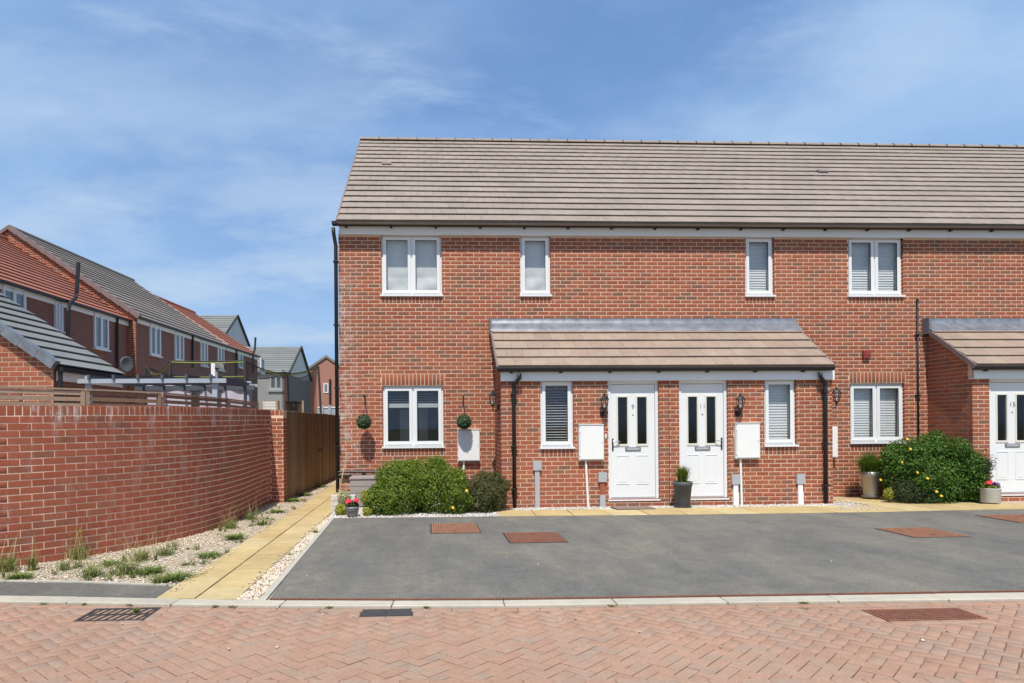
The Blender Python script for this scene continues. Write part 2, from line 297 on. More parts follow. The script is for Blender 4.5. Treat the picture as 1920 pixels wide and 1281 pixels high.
# ------------------------------------------------------------------ mesh helpers
ABS = {}
def place(o, parent, loc):
    COL.objects.link(o); loc = Vector(loc)
    if parent is not None:
        o.parent = parent; o.location = loc - ABS[parent.name]
    else: o.location = loc
    ABS[o.name] = loc; return o
def tag(o, label=None, cat=None, group=None, kind=None):
    for k, v in (('label', label), ('category', cat), ('group', group), ('kind', kind)):
        if v: o[k] = v
    return o
def thing(name, label, cat, loc=(0, 0, 0), group=None):
    o = bpy.data.objects.new(name, None); o.empty_display_size = 0.1
    place(o, None, loc); return tag(o, label, cat, group)
def root_group(name, parent, loc=None):
    o = bpy.data.objects.new(name, None); o.empty_display_size = 0.1
    return place(o, parent, ABS[parent.name] if loc is None else loc)
class MB:
    def __init__(s): s.v = []; s.f = []
    def add(s, vs_, fs):
        n = len(s.v); s.v += [tuple(p) for p in vs_]; s.f += [tuple(i+n for i in f) for f in fs]; return s
    def box(s, x0, x1, y0, y1, z0, z1, skip=()):
        vs_ = [(x, y, z) for x in (x0, x1) for y in (y0, y1) for z in (z0, z1)]
        fs = {'x0': (0, 1, 3, 2), 'x1': (4, 6, 7, 5), 'y0': (0, 4, 5, 1), 'y1': (2, 3, 7, 6), 'z0': (0, 2, 6, 4), 'z1': (1, 5, 7, 3)}
        return s.add(vs_, [f for k, f in fs.items() if k not in skip])
    def obox(s, c, ax, ay, az, lx, ly, lz):
        c = Vector(c); ax, ay, az = Vector(ax)*lx/2, Vector(ay)*ly/2, Vector(az)*lz/2
        vs_ = [c + i*ax + j*ay + k*az for i in (-1, 1) for j in (-1, 1) for k in (-1, 1)]
        return s.add(vs_, [(0, 1, 3, 2), (4, 6, 7, 5), (0, 4, 5, 1), (2, 3, 7, 6), (0, 2, 6, 4), (1, 5, 7, 3)])
    def bar(s, a, b, w, h, up=(0, 0, 1)):
        a, b = Vector(a), Vector(b); d = (b-a); l = d.length; d.normalize()
        sd_ = d.cross(Vector(up))
        if sd_.length < 1e-4: sd_ = d.cross(Vector((1, 0, 0)))
        sd_.normalize(); u = sd_.cross(d).normalized()
        return s.obox((a+b)/2, d, sd_, u, l, w, h)
    def tube(s, pts, r, n=8, cap=True):
        pts = [Vector(p) for p in pts]; rs = r if isinstance(r, (list, tuple)) else [r]*len(pts); rings = []
        ref = Vector((0.31, 0.17, 0.93))
        for i, p in enumerate(pts):
            d = (pts[min(i+1, len(pts)-1)] - pts[max(i-1, 0)]).normalized()
            a = d.cross(ref); a = a.normalized() if a.length > 1e-3 else d.cross(Vector((1, 0, 0))).normalized(); b = d.cross(a)
            rings.append([p + rs[i]*(math.cos(2*math.pi*k/n)*a + math.sin(2*math.pi*k/n)*b) for k in range(n)])
        vs_ = [v for rg in rings for v in rg]; fs = []
        for i in range(len(pts)-1):
            for k in range(n): fs.append((i*n+k, i*n+(k+1) % n, (i+1)*n+(k+1) % n, (i+1)*n+k))
        if cap: fs += [tuple(range(n))[::-1], tuple((len(pts)-1)*n+k for k in range(n))]
        return s.add(vs_, fs)
    def lathe(s, prof, c=(0, 0, 0), n=20, sx=1.0, sy=1.0):
        c = Vector(c); vs_ = []; fs = []
        for r, z in prof:
            for k in range(n):
                a = 2*math.pi*(k+0.5)/n; vs_.append(c + Vector((r*math.cos(a)*sx, r*math.sin(a)*sy, z)))
        for i in range(len(prof)-1):
            for k in range(n): fs.append((i*n+k, i*n+(k+1) % n, (i+1)*n+(k+1) % n, (i+1)*n+k))
        fs += [tuple(range(n))[::-1], tuple((len(prof)-1)*n+k for k in range(n))]
        return s.add(vs_, fs)
    def prism(s, poly, d):                    # polygon of 3-D points swept along d
        d = Vector(d); n = len(poly); vs_ = [Vector(p) for p in poly] + [Vector(p)+d for p in poly]
        return s.add(vs_, [tuple(range(n))[::-1], tuple(range(n, 2*n))] + [(i, (i+1) % n, n+(i+1) % n, n+i) for i in range(n)])
    def quad(s, *p): return s.add(p, [tuple(range(len(p)))])
    def build(s, name, mat, parent=None, smooth=False, loc=None, **kw):
        if loc is None: loc = ABS[parent.name] if parent is not None else Vector((0, 0, 0))
        loc = Vector(loc); me = bpy.data.meshes.new(name)
        me.from_pydata([(v[0]-loc.x, v[1]-loc.y, v[2]-loc.z) for v in s.v], [], s.f)
        me.materials.append(M[mat]); fix_normals(me)
        if smooth: me.polygons.foreach_set('use_smooth', [True]*len(me.polygons))
        o = bpy.data.objects.new(name, me); place(o, parent, loc); return tag(o, **kw)
import bmesh
def fix_normals(me):
    bm = bmesh.new(); bm.from_mesh(me); bmesh.ops.recalc_face_normals(bm, faces=bm.faces); bm.to_mesh(me); bm.free()
def raw_mesh(name, V, Fq, mat, parent=None, loc=(0, 0, 0), tone=None, smooth=False, **kw):
    """fast mesh from numpy arrays (all faces with the same corner count); tone: one value per vertex"""
    V = np.asarray(V, dtype=np.float32) - np.array(loc, dtype=np.float32); Fq = np.asarray(Fq, dtype=np.int32); k = Fq.shape[1]
    me = bpy.data.meshes.new(name); me.vertices.add(len(V)); me.vertices.foreach_set('co', V.ravel())
    me.loops.add(Fq.size); me.loops.foreach_set('vertex_index', Fq.ravel())
    me.polygons.add(len(Fq)); me.polygons.foreach_set('loop_start', np.arange(0, Fq.size, k, dtype=np.int32))
    if tone is not None:
        a = me.attributes.new('tone', 'FLOAT', 'POINT'); a.data.foreach_set('value', np.asarray(tone, dtype=np.float32))
        h = me.attributes.new('has', 'FLOAT', 'POINT'); h.data.foreach_set('value', np.ones(len(V), dtype=np.float32))
    me.materials.append(M[mat]); me.update(calc_edges=True); me.validate()
    if smooth: me.polygons.foreach_set('use_smooth', [True]*len(me.polygons))
    o = bpy.data.objects.new(name, me); place(o, parent, loc); return tag(o, **kw)

# a piece = box with chamfered front: local x length, y width, z outward
def piece_template(l, w, t, ch):
    a, b = l/2, w/2; c = min(ch, a*0.45, b*0.45); z0, z1, z2 = -t/2, t/2-c*0.8, t/2
    V = [(-a, -b, z0), (a, -b, z0), (a, b, z0), (-a, b, z0), (-a, -b, z1), (a, -b, z1), (a, b, z1), (-a, b, z1),
         (-a+c, -b+c, z2), (a-c, -b+c, z2), (a-c, b-c, z2), (-a+c, b-c, z2)]
    return np.array(V)
PF = np.array([(0, 1, 5, 4), (1, 2, 6, 5), (2, 3, 7, 6), (3, 0, 4, 7), (4, 5, 9, 8), (5, 6, 10, 9), (6, 7, 11, 10), (7, 4, 8, 11), (8, 9, 10, 11)])
CACHE = {}
def frame(normal, up=(0, 0, 1)):
    n = Vector(normal).normalized(); u = Vector(up); x = u.cross(n).normalized(); y = n.cross(x)
    return np.array([[x.x, y.x, n.x], [x.y, y.y, n.y], [x.z, y.z, n.z]])
def lay(pcs, parent, mat, name, cap=300, ch=0.003, rest=None, minpx=0, label=None):
    """pcs: (centre, 3x3 frame, (l, w, t)). The cap pieces that show largest become objects, the others one joined part."""
    if not pcs: return
    C = np.array([p[0] for p in pcs], dtype=float); D = np.array([p[2] for p in pcs]); Nn = np.array([p[1][:, 2] for p in pcs])
    px, py, dz = proj(C); view = CAMN - C; dist = np.linalg.norm(view, axis=1)
    cosv = np.clip((view*Nn).sum(1)/dist, 0, 1)
    inside = (dz > 0.1) & (px > -10) & (px < W+10) & (py > -10) & (py < H+10)
    area = D[:, 0]*D[:, 1]*cosv/dist**2*inside
    order = np.argsort(-area, kind='stable'); single = [i for i in order[:cap] if area[i] > 0] if cap else []
    ss = set(int(i) for i in single)
    base = ABS[parent.name]
    for i in single:
        c, R, d = pcs[i]; key = (mat, name, tuple(round(x, 3) for x in d), ch)
        if key not in CACHE:
            me = bpy.data.meshes.new(name); me.from_pydata(piece_template(*key[2], ch).tolist(), [], PF.tolist()); me.materials.append(M[mat]); CACHE[key] = me
        o = bpy.data.objects.new(name, CACHE[key]); COL.objects.link(o); o.parent = parent
        m4 = Matrix(R.tolist()).to_4x4(); m4.translation = Vector(c) - base; o.matrix_basis = m4
    others = [i for i in range(len(pcs)) if i not in ss]
    if others:
        V = []; T = []
        for i in others:
            c, R, d = pcs[i]; V.append(piece_template(*d, ch) @ R.T + np.array(c)); T.append(random.random())
        V = np.concatenate(V); n = len(others)
        Fq = (PF[None] + (np.arange(n)*12)[:, None, None]).reshape(-1, 4)
        raw_mesh(rest or name+'work', V, Fq, mat, parent, loc=base, tone=np.repeat(T, 12), kind='stuff' if cap else None)
BL, BH, BJ = 0.2145, 0.0645, 0.0105
def brick_rows(org, normal, u0, u1, z0, z1, holes=(), lim=None, depth=0.10, shift=0.0, jitter=0.0012):
    """running bond on a vertical plane; u runs to the right seen from outside; holes: (u0,u1,z0,z1); lim(z) -> (umin, umax)"""
    R = frame(normal); x = Vector(R[:, 0]); n = Vector(R[:, 2]); org = Vector(org); out = []
    k = 0; z = z0
    while z + BH <= z1 + 0.02:
        za, zb = z, min(z+BH, z1); a, b = (u0, u1) if lim is None else lim((za+zb)/2)
        a, b = max(a, u0), min(b, u1)
        cuts = [(h[0], h[1]) for h in holes if h[2] < (za+zb)/2 < h[3]]
        u = u0 - (BL+BJ) + ((BL+BJ)/2 if k % 2 else 0) + shift
        while u < b:
            segs = [(max(u, a), min(u+BL, b))]
            for c0, c1 in cuts:
                ns = []
                for s0, s1 in segs:
                    if s1 <= c0 or s0 >= c1: ns.append((s0, s1)); continue
                    if s0 < c0 - 0.012: ns.append((s0, c0))
                    if s1 > c1 + 0.012: ns.append((c1, s1))
                segs = ns
            for s0, s1 in segs:
                if s1 - s0 > 0.012 and zb-za > 0.02:
                    p = org + x*((s0+s1)/2) + Vector((0, 0, (za+zb)/2)) + n*(-depth/2 + random.uniform(-jitter, jitter))
                    out.append((tuple(p), R, (s1-s0, zb-za, depth)))
            u += BL+BJ
        z += BH+BJ; k += 1
    return out
def soldiers(org, normal, u0, u1, z0, z1, depth=0.10, pitch=0.075):
    R = frame(normal); x = Vector(R[:, 0]); n = Vector(R[:, 2]); org = Vector(org); k = max(1, round((u1-u0)/pitch)); w = (u1-u0)/k
    return [(tuple(org + x*(u0+(i+0.5)*w) + Vector((0, 0, (z0+z1)/2)) + n*(-depth/2+random.uniform(-0.001, 0.001))), R, (w-BJ, z1-z0-BJ*0.5, depth)) for i in range(k)]
def wall_sheet(mb, org, normal, u0, u1, z0, z1, holes=(), rec=0.0025, depth=0.22):
    """mortar face behind the bricks, with reveals round the openings"""
    R = frame(normal); x = Vector(R[:, 0]); n = Vector(R[:, 2]); org = Vector(org)
    P = lambda u, z, d: org + x*u + Vector((0, 0, z)) - n*d
    us = sorted({u0, u1, *[h[i] for h in holes for i in (0, 1)]}); zs = sorted({z0, z1, *[h[i] for h in holes for i in (2, 3)]})
    us = [u for u in us if u0 <= u <= u1]; zs = [z for z in zs if z0 <= z <= z1]
    for i in range(len(us)-1):
        for j in range(len(zs)-1):
            cu, cz = (us[i]+us[i+1])/2, (zs[j]+zs[j+1])/2
            if any(h[0] < cu < h[1] and h[2] < cz < h[3] for h in holes): continue
            mb.quad(P(us[i], zs[j], rec), P(us[i+1], zs[j], rec), P(us[i+1], zs[j+1], rec), P(us[i], zs[j+1], rec))
    for a, b, c, d in holes:
        mb.quad(P(a, c, 0.095), P(a, d, 0.095), P(a, d, depth), P(a, c, depth)); mb.quad(P(b, c, 0.095), P(b, d, 0.095), P(b, d, depth), P(b, c, depth))
        mb.quad(P(a, d, rec), P(b, d, rec), P(b, d, depth), P(a, d, depth)); mb.quad(P(a, c, rec), P(b, c, rec), P(b, c, depth), P(a, c, depth))

# ================================================================== GROUND
def sheet(name, poly, z, mat, kind='structure', parent=None):
    mb = MB(); mb.quad(*[(p[0], p[1], z) for p in poly]); return mb.build(name, mat, parent, kind=kind if parent is None else None)
def pxs(lst, z=0.0): return [onZ(a, b, z) for a, b in lst]
sheet('ground', [(-400, -300), (400, -300), (400, 500), (-400, 500)], -0.06, 'earth')
KF = pxs([(0, 1132), (150, 1134), (300, 1137), (500, 1140), (700, 1141), (960, 1140), (1280, 1135), (1600, 1131), (1920, 1127)])
KB = pxs([(0, 1121), (150, 1123), (300, 1127), (500, 1130), (700, 1131), (960, 1130), (1280, 1125), (1600, 1120), (1920, 1115)])
def extend(l, a, b):
    d0 = (l[0]-l[1]).normalized(); d1 = (l[-1]-l[-2]).normalized(); return [l[0]+d0*a] + l + [l[-1]+d1*b]
KF, KB = extend(KF, 5, 10), extend(KB, 5, 10)
KFx = np.array([p.x for p in KF]); KFy = np.array([p.y for p in KF]); KBx = np.array([p.x for p in KB]); KBy = np.array([p.y for p in KB])
kf = lambda x: float(np.interp(x, KFx, KFy)); kb = lambda x: float(np.interp(x, KBx, KBy))
road = sheet('road', [(p.x, p.y) for p in KF] + [(KF[-1].x, -40), (KF[0].x, -40)], -0.012, 'paver_joint')
# kerb of flush concrete stones
kerb = sheet('kerb', [(p.x, p.y-0.002) for p in KF] + [(p.x, p.y) for p in reversed(KB)], -0.006, 'concrete')
x = KF[0].x + 0.1; pcs = []
while x < KF[-1].x - 1.2:
    xb = x + 0.905; a = Vector((x, (kf(x)+kb(x))/2, 0)); b = Vector((xb, (kf(xb)+kb(xb))/2, 0)); d = (b-a).normalized(); w = (kb(x)-kf(x)+kb(xb)-kf(xb))/2
    R = np.array([[d.x, -d.y, 0], [d.y, d.x, 0], [0, 0, 1]]); c = (a+b)/2; pcs.append(((c.x, c.y, 0.022-0.06), R, ((b-a).length-0.004, w*0.97, 0.12))); x = xb + 0.004
lay(pcs, kerb, 'kerb_stone', 'kerb_stone', 300, 0.008)
# block paving, herringbone at 45 degrees with a stretcher course along the kerb and one across the road
GRATE = pxs([(155, 1163), (268, 1163), (280, 1142), (180, 1142)]); MAN = pxs([(1617, 1145), (1790, 1141), (1852, 1161), (1663, 1164)]); STOP = pxs([(675, 1155), (774, 1155), (774, 1143), (678, 1143)])
def bbox(l, m=0.0): return min(p.x for p in l)-m, max(p.x for p in l)+m, min(p.y for p in l)-m, max(p.y for p in l)+m
covers = [bbox(GRATE), bbox(MAN), bbox(STOP)]
def in_cover(x, y, m=0.0): return any(a-m < x < b+m and c-m < y < d+m for a, b, c, d in covers)
BA, BB = onZ(0, 1277), onZ(1920, 1272); bslope = (BB.y-BA.y)/(BB.x-BA.x); bl = lambda x: BA.y + bslope*(x-BA.x)
pcs = []; q = 0.088; s2 = math.sqrt(0.5); pj = 0.0055
for i in range(-190, 191):
    for j in range(-190, 191):
        t = (i-j) % 4
        if t == 0: u, v, l, w = i+1.0, j+0.5, 2, 1
        elif t == 2: u, v, l, w = i+0.5, j, 1, 2
        else: continue
        u *= q; v *= q; X = (u-v)*s2 + 1.0; Y = (u+v)*s2 - 9.0
        if not (-6.5 < X < 9.5 and -11.2 < Y < kf(X)-0.075): continue
        if in_cover(X, Y, 0.07): continue
        R = np.array([[s2, -s2, 0], [s2, s2, 0], [0, 0, 1]])
        ln, wd_ = (2*q-pj, q-pj) if l == 2 else (q-pj, 2*q-pj)
        tl = np.array([[1, 0, random.gauss(0, 0.0035)], [0, 1, random.gauss(0, 0.0035)], [0, 0, 1]])
        pcs.append(((X, Y, -0.03+random.gauss(0, 0.0012)), R @ tl, (ln, wd_, 0.06)))
for line, off, zz in ((kf, -0.05, 0.003), (bl, -0.045, 0.004)):
    x = -6.5
    while x < 9.5:
        dy = (line(x+2*q)-line(x))/(2*q); d = Vector((1, dy, 0)).normalized(); X, Y = x+q, line(x+q)+off
        if not in_cover(X, Y, 0.03):
            pcs.append(((X, Y, -0.03+zz+random.gauss(0, 0.001)), np.array([[d.x, -d.y, 0], [d.y, d.x, 0], [0, 0, 1]]), (2*q-pj, q-pj, 0.06)))
        x += 2*q
fill = MB()
for a, b, c, d in covers:                       # stretcher collar round every cover
    fill.quad((a-0.17, c-0.17, -0.004), (b+0.17, c-0.17, -0.004), (b+0.17, min(d+0.17, kf(a)-0.003), -0.004), (a-0.17, min(d+0.17, kf(a)-0.003), -0.004))
    for yy in (c-0.046, d+0.046):
        if yy > kf((a+b)/2)-0.06: continue
        n_ = max(2, round((b-a)/(2*q)))
        for i in range(n_): pcs.append(((a+(b-a)*(i+0.5)/n_, yy, -0.027), np.eye(3), ((b-a)/n_-pj, q-pj, 0.06)))
    for xx in (a-0.046, b+0.046):
        n_ = max(1, round((d-c)/(2*q)))
        for i in range(n_): pcs.append(((xx, c+(d-c)*(i+0.5)/n_, -0.027), np.eye(3), (q-pj, (d-c)/n_-pj, 0.06)))
fill.build('cover_bedding', 'paver_fill', road)
lay(pcs, road, 'paver', 'paving_block', 300, 0.004, 'block_paving')

# beds and surfaces between kerb and houses
sheet('gravel_bed', [(p.x, p.y) for p in KB] + [(KB[-1].x, 14), (KB[0].x, 14)], 0.002, 'gravel_base')
DL = pxs([(497, 1130), (560, 1052), (627, 973)]); DT = pxs([(627, 973), (965, 969.5), (1300, 966.5), (1600, 962.5), (1920, 956)]); DT = DT + [DT[-1] + (DT[-1]-DT[-2]).normalized()*8]
DRX = DT[-1].x; CHW = 0.10
near = [(x, kb(x)+CHW) for x in np.linspace(DRX, DL[0].x+0.02, 14)]
sheet('driveway', [(p.x, p.y) for p in DT] + near + [(p.x, p.y) for p in DL[1:2]], 0.012, 'tarmac')
FT = pxs([(0, 1093), (150, 1095), (312, 1101)]); FT = [FT[0] + (FT[0]-FT[1]).normalized()*5] + FT
XL, XM, XR = -2.33, -1.985, -1.62
sheet('footpath', [(p.x, p.y) for p in FT] + [(XL-0.01, FT[-1].y-0.02), (XL-0.01, kb(XL))] + [(x, kb(x)) for x in np.linspace(XL-0.1, FT[0].x, 8)], 0.010, 'tarmac_path')
def strip(name, pts, w, z, mat, label=None):
    mb = MB()
    for a, b in zip(pts[:-1], pts[1:]): mb.bar((a.x, a.y, z-0.05), (b.x, b.y, z-0.05), w, 0.10)
    return mb.build(name, mat, kind='structure')
strip('driveway_edging', [p + Vector((-0.025, 0, 0)) for p in (DL[0], DL[2])], 0.055, 0.020, 'concrete')
strip('footpath_edging', [p + Vector((0, 0.02, 0)) for p in FT], 0.045, 0.022, 'concrete')
# yellow slab path and the slab row along the houses
pth = sheet('slab_path', [(XL, kb(XL)+0.01), (XR, kb(XR)+0.01), (XR, 12), (XL, 12)], 0.005, 'sand_joint')
pcs = []; I3 = np.eye(3)
for a, b, off in ((XL, XM, 0.0), (XM, XR, 0.31)):
    y = kb((a+b)/2) + 0.02; first = True
    while y < 11.5:
        l = 0.775 if not first else 0.775-off; first = False
        tl = np.array([[1, 0, random.gauss(0, 0.004)], [0, 1, random.gauss(0, 0.004)], [0, 0, 1]])
        pcs.append((((a+b)/2, y+l/2, 0.018-0.02+random.gauss(0, 0.0015)), tl, (b-a-0.012, l-0.022, 0.04))); y += l
lay(pcs, pth, 'slab', 'paving_slab', 300, 0.003)
hp = sheet('house_path', [(1.2, -2.25), (17, -2.55), (17, -1.6), (1.2, -1.6)], 0.0045, 'sand_joint'); pcs = []
dt = lambda x: float(np.interp(x, [p.x for p in DT], [p.y for p in DT]))
def slab_row(x0, x1, n, y0f, y1f):
    for i in range(n):
        a, b = x0+(x1-x0)*i/n, x0+(x1-x0)*(i+1)/n; c = (a+b)/2; y0, y1 = y0f(c), y1f(c)
        sl = (y0f(b)-y0f(a))/(b-a); R = np.array([[1, -sl, 0], [sl, 1, 0], [0, 0, 1.0]])
        pcs.append(((c, (y0+y1)/2, -0.002+random.gauss(0, 0.0015)), R, (b-a-0.014, y1-y0-0.010, 0.04)))
slab_row(1.15, 16.9, 26, lambda x: dt(x)+0.01, lambda x: -1.55)
slab_row(7.75, 9.75, 4, lambda x: -1.545, lambda x: -0.95); slab_row(7.6, 9.9, 4, lambda x: -0.945, lambda x: -0.30)
lay(pcs, hp, 'slab', 'paving_slab', 300, 0.003)

# garden wall front line (needed for the gravel bed outline)
WP = pxs([(27, 1062), (90, 1054), (167, 1044), (233, 1033), (300, 1020), (350, 1008), (400, 993), (450, 974), (510, 943)])
WP = [WP[0] + (WP[0]-WP[1]).normalized()*k for k in (3.0, 2.0, 1.0)] + WP
_t = np.concatenate([[0], np.cumsum([(b-a).length for a, b in zip(WP[:-1], WP[1:])])]); _u = _t/_t[-1]
_px = np.polyfit(_u, [p.x for p in WP], 4); _py = np.polyfit(_u, [p.y for p in WP], 4)
_f = np.linspace(0, 1, 2000); _cx, _cy = np.polyval(_px, _f), np.polyval(_py, _f)
_s = np.concatenate([[0], np.cumsum(np.hypot(np.diff(_cx), np.diff(_cy)))]); WLEN = float(_s[-1])
def wpt(s): return Vector((float(np.interp(s, _s, _cx)), float(np.interp(s, _s, _cy)), 0))
def wnorm(s):
    d = (wpt(min(s+0.05, WLEN)) - wpt(max(s-0.05, 0))).normalized(); return Vector((d.y, -d.x, 0))
def wtop(s): return float(np.interp(s, [2.8, WLEN], [1.722, 1.80]))

def poly_mask(P, poly):
    x, y = P[:, 0], P[:, 1]; c = np.zeros(len(P), bool); n = len(poly)
    for i in range(n):
        x0, y0 = poly[i]; x1, y1 = poly[(i+1) % n]
        if y0 == y1: continue
        c ^= ((y0 > y) != (y1 > y)) & (x < (x1-x0)*(y-y0)/(y1-y0)+x0)
    return c
def scatter(poly, n):
    a = np.array(poly); lo, hi = a.min(0), a.max(0); P = rng.uniform(lo, hi, (n, 2)); return P[poly_mask(P, poly)]
def stones(name, polys, mat, z, label):
    P = np.concatenate([scatter(pl, n) for pl, n in polys]); n = len(P)
    base = np.array([(1, 0, 0), (0, 1, 0), (-1, 0, 0), (0, -1, 0), (0.2, 0.1, 0.8), (-0.1, -0.2, -0.6)])
    V = base[None]*rng.uniform(0.6, 1.4, (n, 6, 1)); sz = rng.uniform(0.006, 0.017, (n, 1, 1)); V = V*sz*np.array([1.0, 1.0, 0.75])
    an = rng.uniform(0, 6.28, n); c, s = np.cos(an)[:, None], np.sin(an)[:, None]
    X = V[..., 0]*c - V[..., 1]*s; Y = V[..., 0]*s + V[..., 1]*c
    V = np.stack([X + P[:, :1], Y + P[:, 1:2], V[..., 2] + z + sz[..., 0]*0.35], -1).reshape(-1, 3)
    Ft = np.array([(0, 1, 4), (1, 2, 4), (2, 3, 4), (3, 0, 4), (1, 0, 5), (2, 1, 5), (3, 2, 5), (0, 3, 5)])
    raw_mesh(name, V, (Ft[None]+(np.arange(n)*6)[:, None, None]).reshape(-1, 3), mat, tone=np.repeat(rng.random(n), 6), kind='stuff', label=label, cat='gravel')
wl = [(wpt(s).x, wpt(s).y) for s in np.linspace(2.0, WLEN, 24)]
bedL = wl + [(XL-0.3, 8), (XL, 8), (XL, FT[-1].y)] + [(p.x, p.y) for p in reversed(FT[1:])]
bedS = [(XR, kb(XR)), (DL[0].x-0.06, kb(DL[0].x)), (DL[2].x-0.06, DL[2].y+0.1), (XR, DL[2].y+0.1)]
stones('gravel', [(bedL, 36000), (bedS, 5200)], 'stone', 0.003, 'cream and buff gravel beside the yellow slab path')
bedF = [(DL[2].x-0.06, DL[2].y+0.02), (1.2, dt(1.2)+0.02), (1.25, -0.1), (-1.6, -0.1), (XR, DL[2].y+0.3)]
bedP = [(1.5, -1.56), (7.6, -1.56), (7.6, -1.13), (1.5, -1.13)]
patch = [(p.x, p.y) for p in pxs([(1566, 938), (1600, 942), (1668, 957), (1610, 961), (1566, 958)])]
stones('white_gravel', [(bedF, 15000), (bedP, 5000)], 'white_stone', 0.003, 'pale stone chippings along the front of the houses')
stones('spilled_gravel', [(patch, 700)], 'white_stone', 0.02, 'pale chippings spilled over slabs by the porch corner')

# covers, drain, channel
def cover(name, label, quad, mat, ribs=0, ribx=True, cat='manhole cover', z=0.020, dark='iron_dark'):
    x0, x1, y0, y1 = bbox(quad); a, b, c, d = quad; t = thing(name, label, cat, ((x0+x1)/2, (y0+y1)/2, 0))
    mb = MB(); fr = 0.025
    mb.box(x0, x1, y0, y0+fr, z-0.04, z+0.003); mb.box(x0, x1, y1-fr, y1, z-0.04, z+0.003); mb.box(x0, x0+fr, y0+fr, y1-fr, z-0.04, z+0.003); mb.box(x1-fr, x1, y0+fr, y1-fr, z-0.04, z+0.003)
    mb.build('frame', mat, t); mb = MB(); g = 0.006
    if z > 0.01: MB().box(x0-0.022, x1+0.022, y0-0.022, y1+0.022, 0.0, z-0.004).build('bitumen_seal', 'iron_dark', t)
    mb.box(x0+fr+g, x1-fr-g, y0+fr+g, y1-fr-g, z-0.03, z-0.002); lid = mb.build('lid', 'rust_groove_shade', t); mb = MB(); hwr = (x1-x0-2*fr-2*g)/max(ribs, 1)*0.33
    n = ribs; ys = [y0+fr+g+0.02, (y0+y1)/2-0.02, (y0+y1)/2+0.02, y1-fr-g-0.02]
    for i in range(n):
        xx = x0+fr+g+(x1-x0-2*fr-2*g)*(i+0.5)/n
        if abs(i-n/2+0.5) < 1.2: mb.box(xx-hwr, xx+hwr, ys[0]-0.012, ys[0]+0.07, z-0.002, z+0.004); mb.box(xx-hwr, xx+hwr, ys[0]+0.13, ys[3]-0.13, z-0.002, z+0.004); mb.box(xx-hwr, xx+hwr, ys[3]-0.07, ys[3]+0.012, z-0.002, z+0.004)
        else: mb.box(xx-hwr, xx+hwr, ys[0]-0.012, ys[3]+0.012, z-0.002, z+0.004)
    mb.build('rib_pattern', mat, lid)
    for yy in (y0+fr+0.10, y1-fr-0.10):
        MB().box((x0+x1)/2-0.022, (x0+x1)/2+0.022, yy-0.012, yy+0.012, z-0.0025, z-0.0005).build('keyhole', dark, lid)
    return t
cover('manhole_cover', 'rusty orange manhole cover nearest the left hypericum bush', pxs([(812, 985), (892, 985), (895, 1001), (810, 1001)]), 'iron_rust', 18)
cover('manhole_cover', 'browner rusty manhole cover in the tarmac below the left porch window', pxs([(956, 1002), (1042, 1001), (1043, 1019), (957, 1019)]), 'iron_rust_dark', 16)
cover('manhole_cover', 'rusty manhole cover in the tarmac in front of the right bush', pxs([(1675, 993), (1742, 993), (1775, 1009), (1710, 1009)]), 'iron_rust', 14)
cover('manhole_cover', 'rusty manhole cover at the right edge in front of door 15', pxs([(1880, 968), (1960, 967), (1990, 981), (1912, 982)]), 'iron_rust', 14)
cover('manhole_cover', 'large dark red manhole cover set in the block paving', MAN, 'iron_rust_dark', 22, z=0.004)
x0, x1, y0, y1 = bbox(GRATE)
t = thing('gully_grate', 'black iron road gully grate with slanting slots beside the kerb', 'drain', ((x0+x1)/2, (y0+y1)/2, 0))
mb = MB(); mb.box(x0, x1, y0, y0+0.02, -0.03, 0.004); mb.box(x0, x1, y1-0.02, y1, -0.03, 0.004); mb.box(x0, x0+0.02, y0+0.02, y1-0.02, -0.03, 0.004); mb.box(x1-0.02, x1, y0+0.02, y1-0.02, -0.03, 0.004)
mb.box(x0+0.02, x1-0.02, (y0+y1)/2-0.01, (y0+y1)/2+0.01, -0.03, 0.004); mb.build('frame', 'iron_dark', t)
MB().box(x0+0.01, x1-0.01, y0+0.01, y1-0.01, -0.0119, -0.0112).build('sump', 'void', t)
for i in range(8):
    xx = x0+0.02+(x1-x0-0.04)*(i+0.5)/8; mb = MB()
    mb.bar((xx-0.015, y0+0.02, -0.012), (xx+0.015, (y0+y1)/2-0.01, -0.012), 0.014, 0.028); mb.bar((xx-0.015, (y0+y1)/2+0.01, -0.012), (xx+0.015, y1-0.02, -0.012), 0.014, 0.028); mb.build('bar', 'iron_dark', t)
x0, x1, y0, y1 = bbox(STOP)
t = thing('stopcock_cover', 'small pair of black utility lids in the paving by the kerb', 'utility cover', ((x0+x1)/2, (y0+y1)/2, 0)); xm = (x0+x1)/2
MB().box(x0, x1, y0, y1, -0.05, -0.003).build('frame', 'iron_dark', t)
for a, b in ((x0+0.012, xm-0.008), (xm+0.008, x1-0.012)): MB().box(a, b, y0+0.012, y1-0.012, -0.01, 0.003).build('lid', 'iron_dark', t)
t = thing('drainage_channel', 'rusty slotted drainage channel between tarmac drive and kerb', 'drain', (DL[0].x, kb(DL[0].x)+CHW/2, 0)); mb = MB(); mg = MB(); x = DL[0].x+0.02
while x < 10.5:
    xb = x+0.5; ya, yb = kb(x), kb(xb)
    mb.bar((x, ya+CHW/2, -0.004), (xb, yb+CHW/2, -0.004), CHW, 0.02)
    for yy in (0.008, CHW-0.008): mg.bar((x, ya+yy, 0.006), (xb, yb+yy, 0.006), 0.014, 0.016)
    for k in range(20): xx = x+0.5*(k+0.5)/20; mg.bar((xx, kb(xx)+0.014, 0.006), (xx, kb(xx)+CHW-0.014, 0.006), 0.011, 0.014)
    x = xb
mb.build('trough', 'void', t); mg.build('grating', 'iron_rust_dark', t)

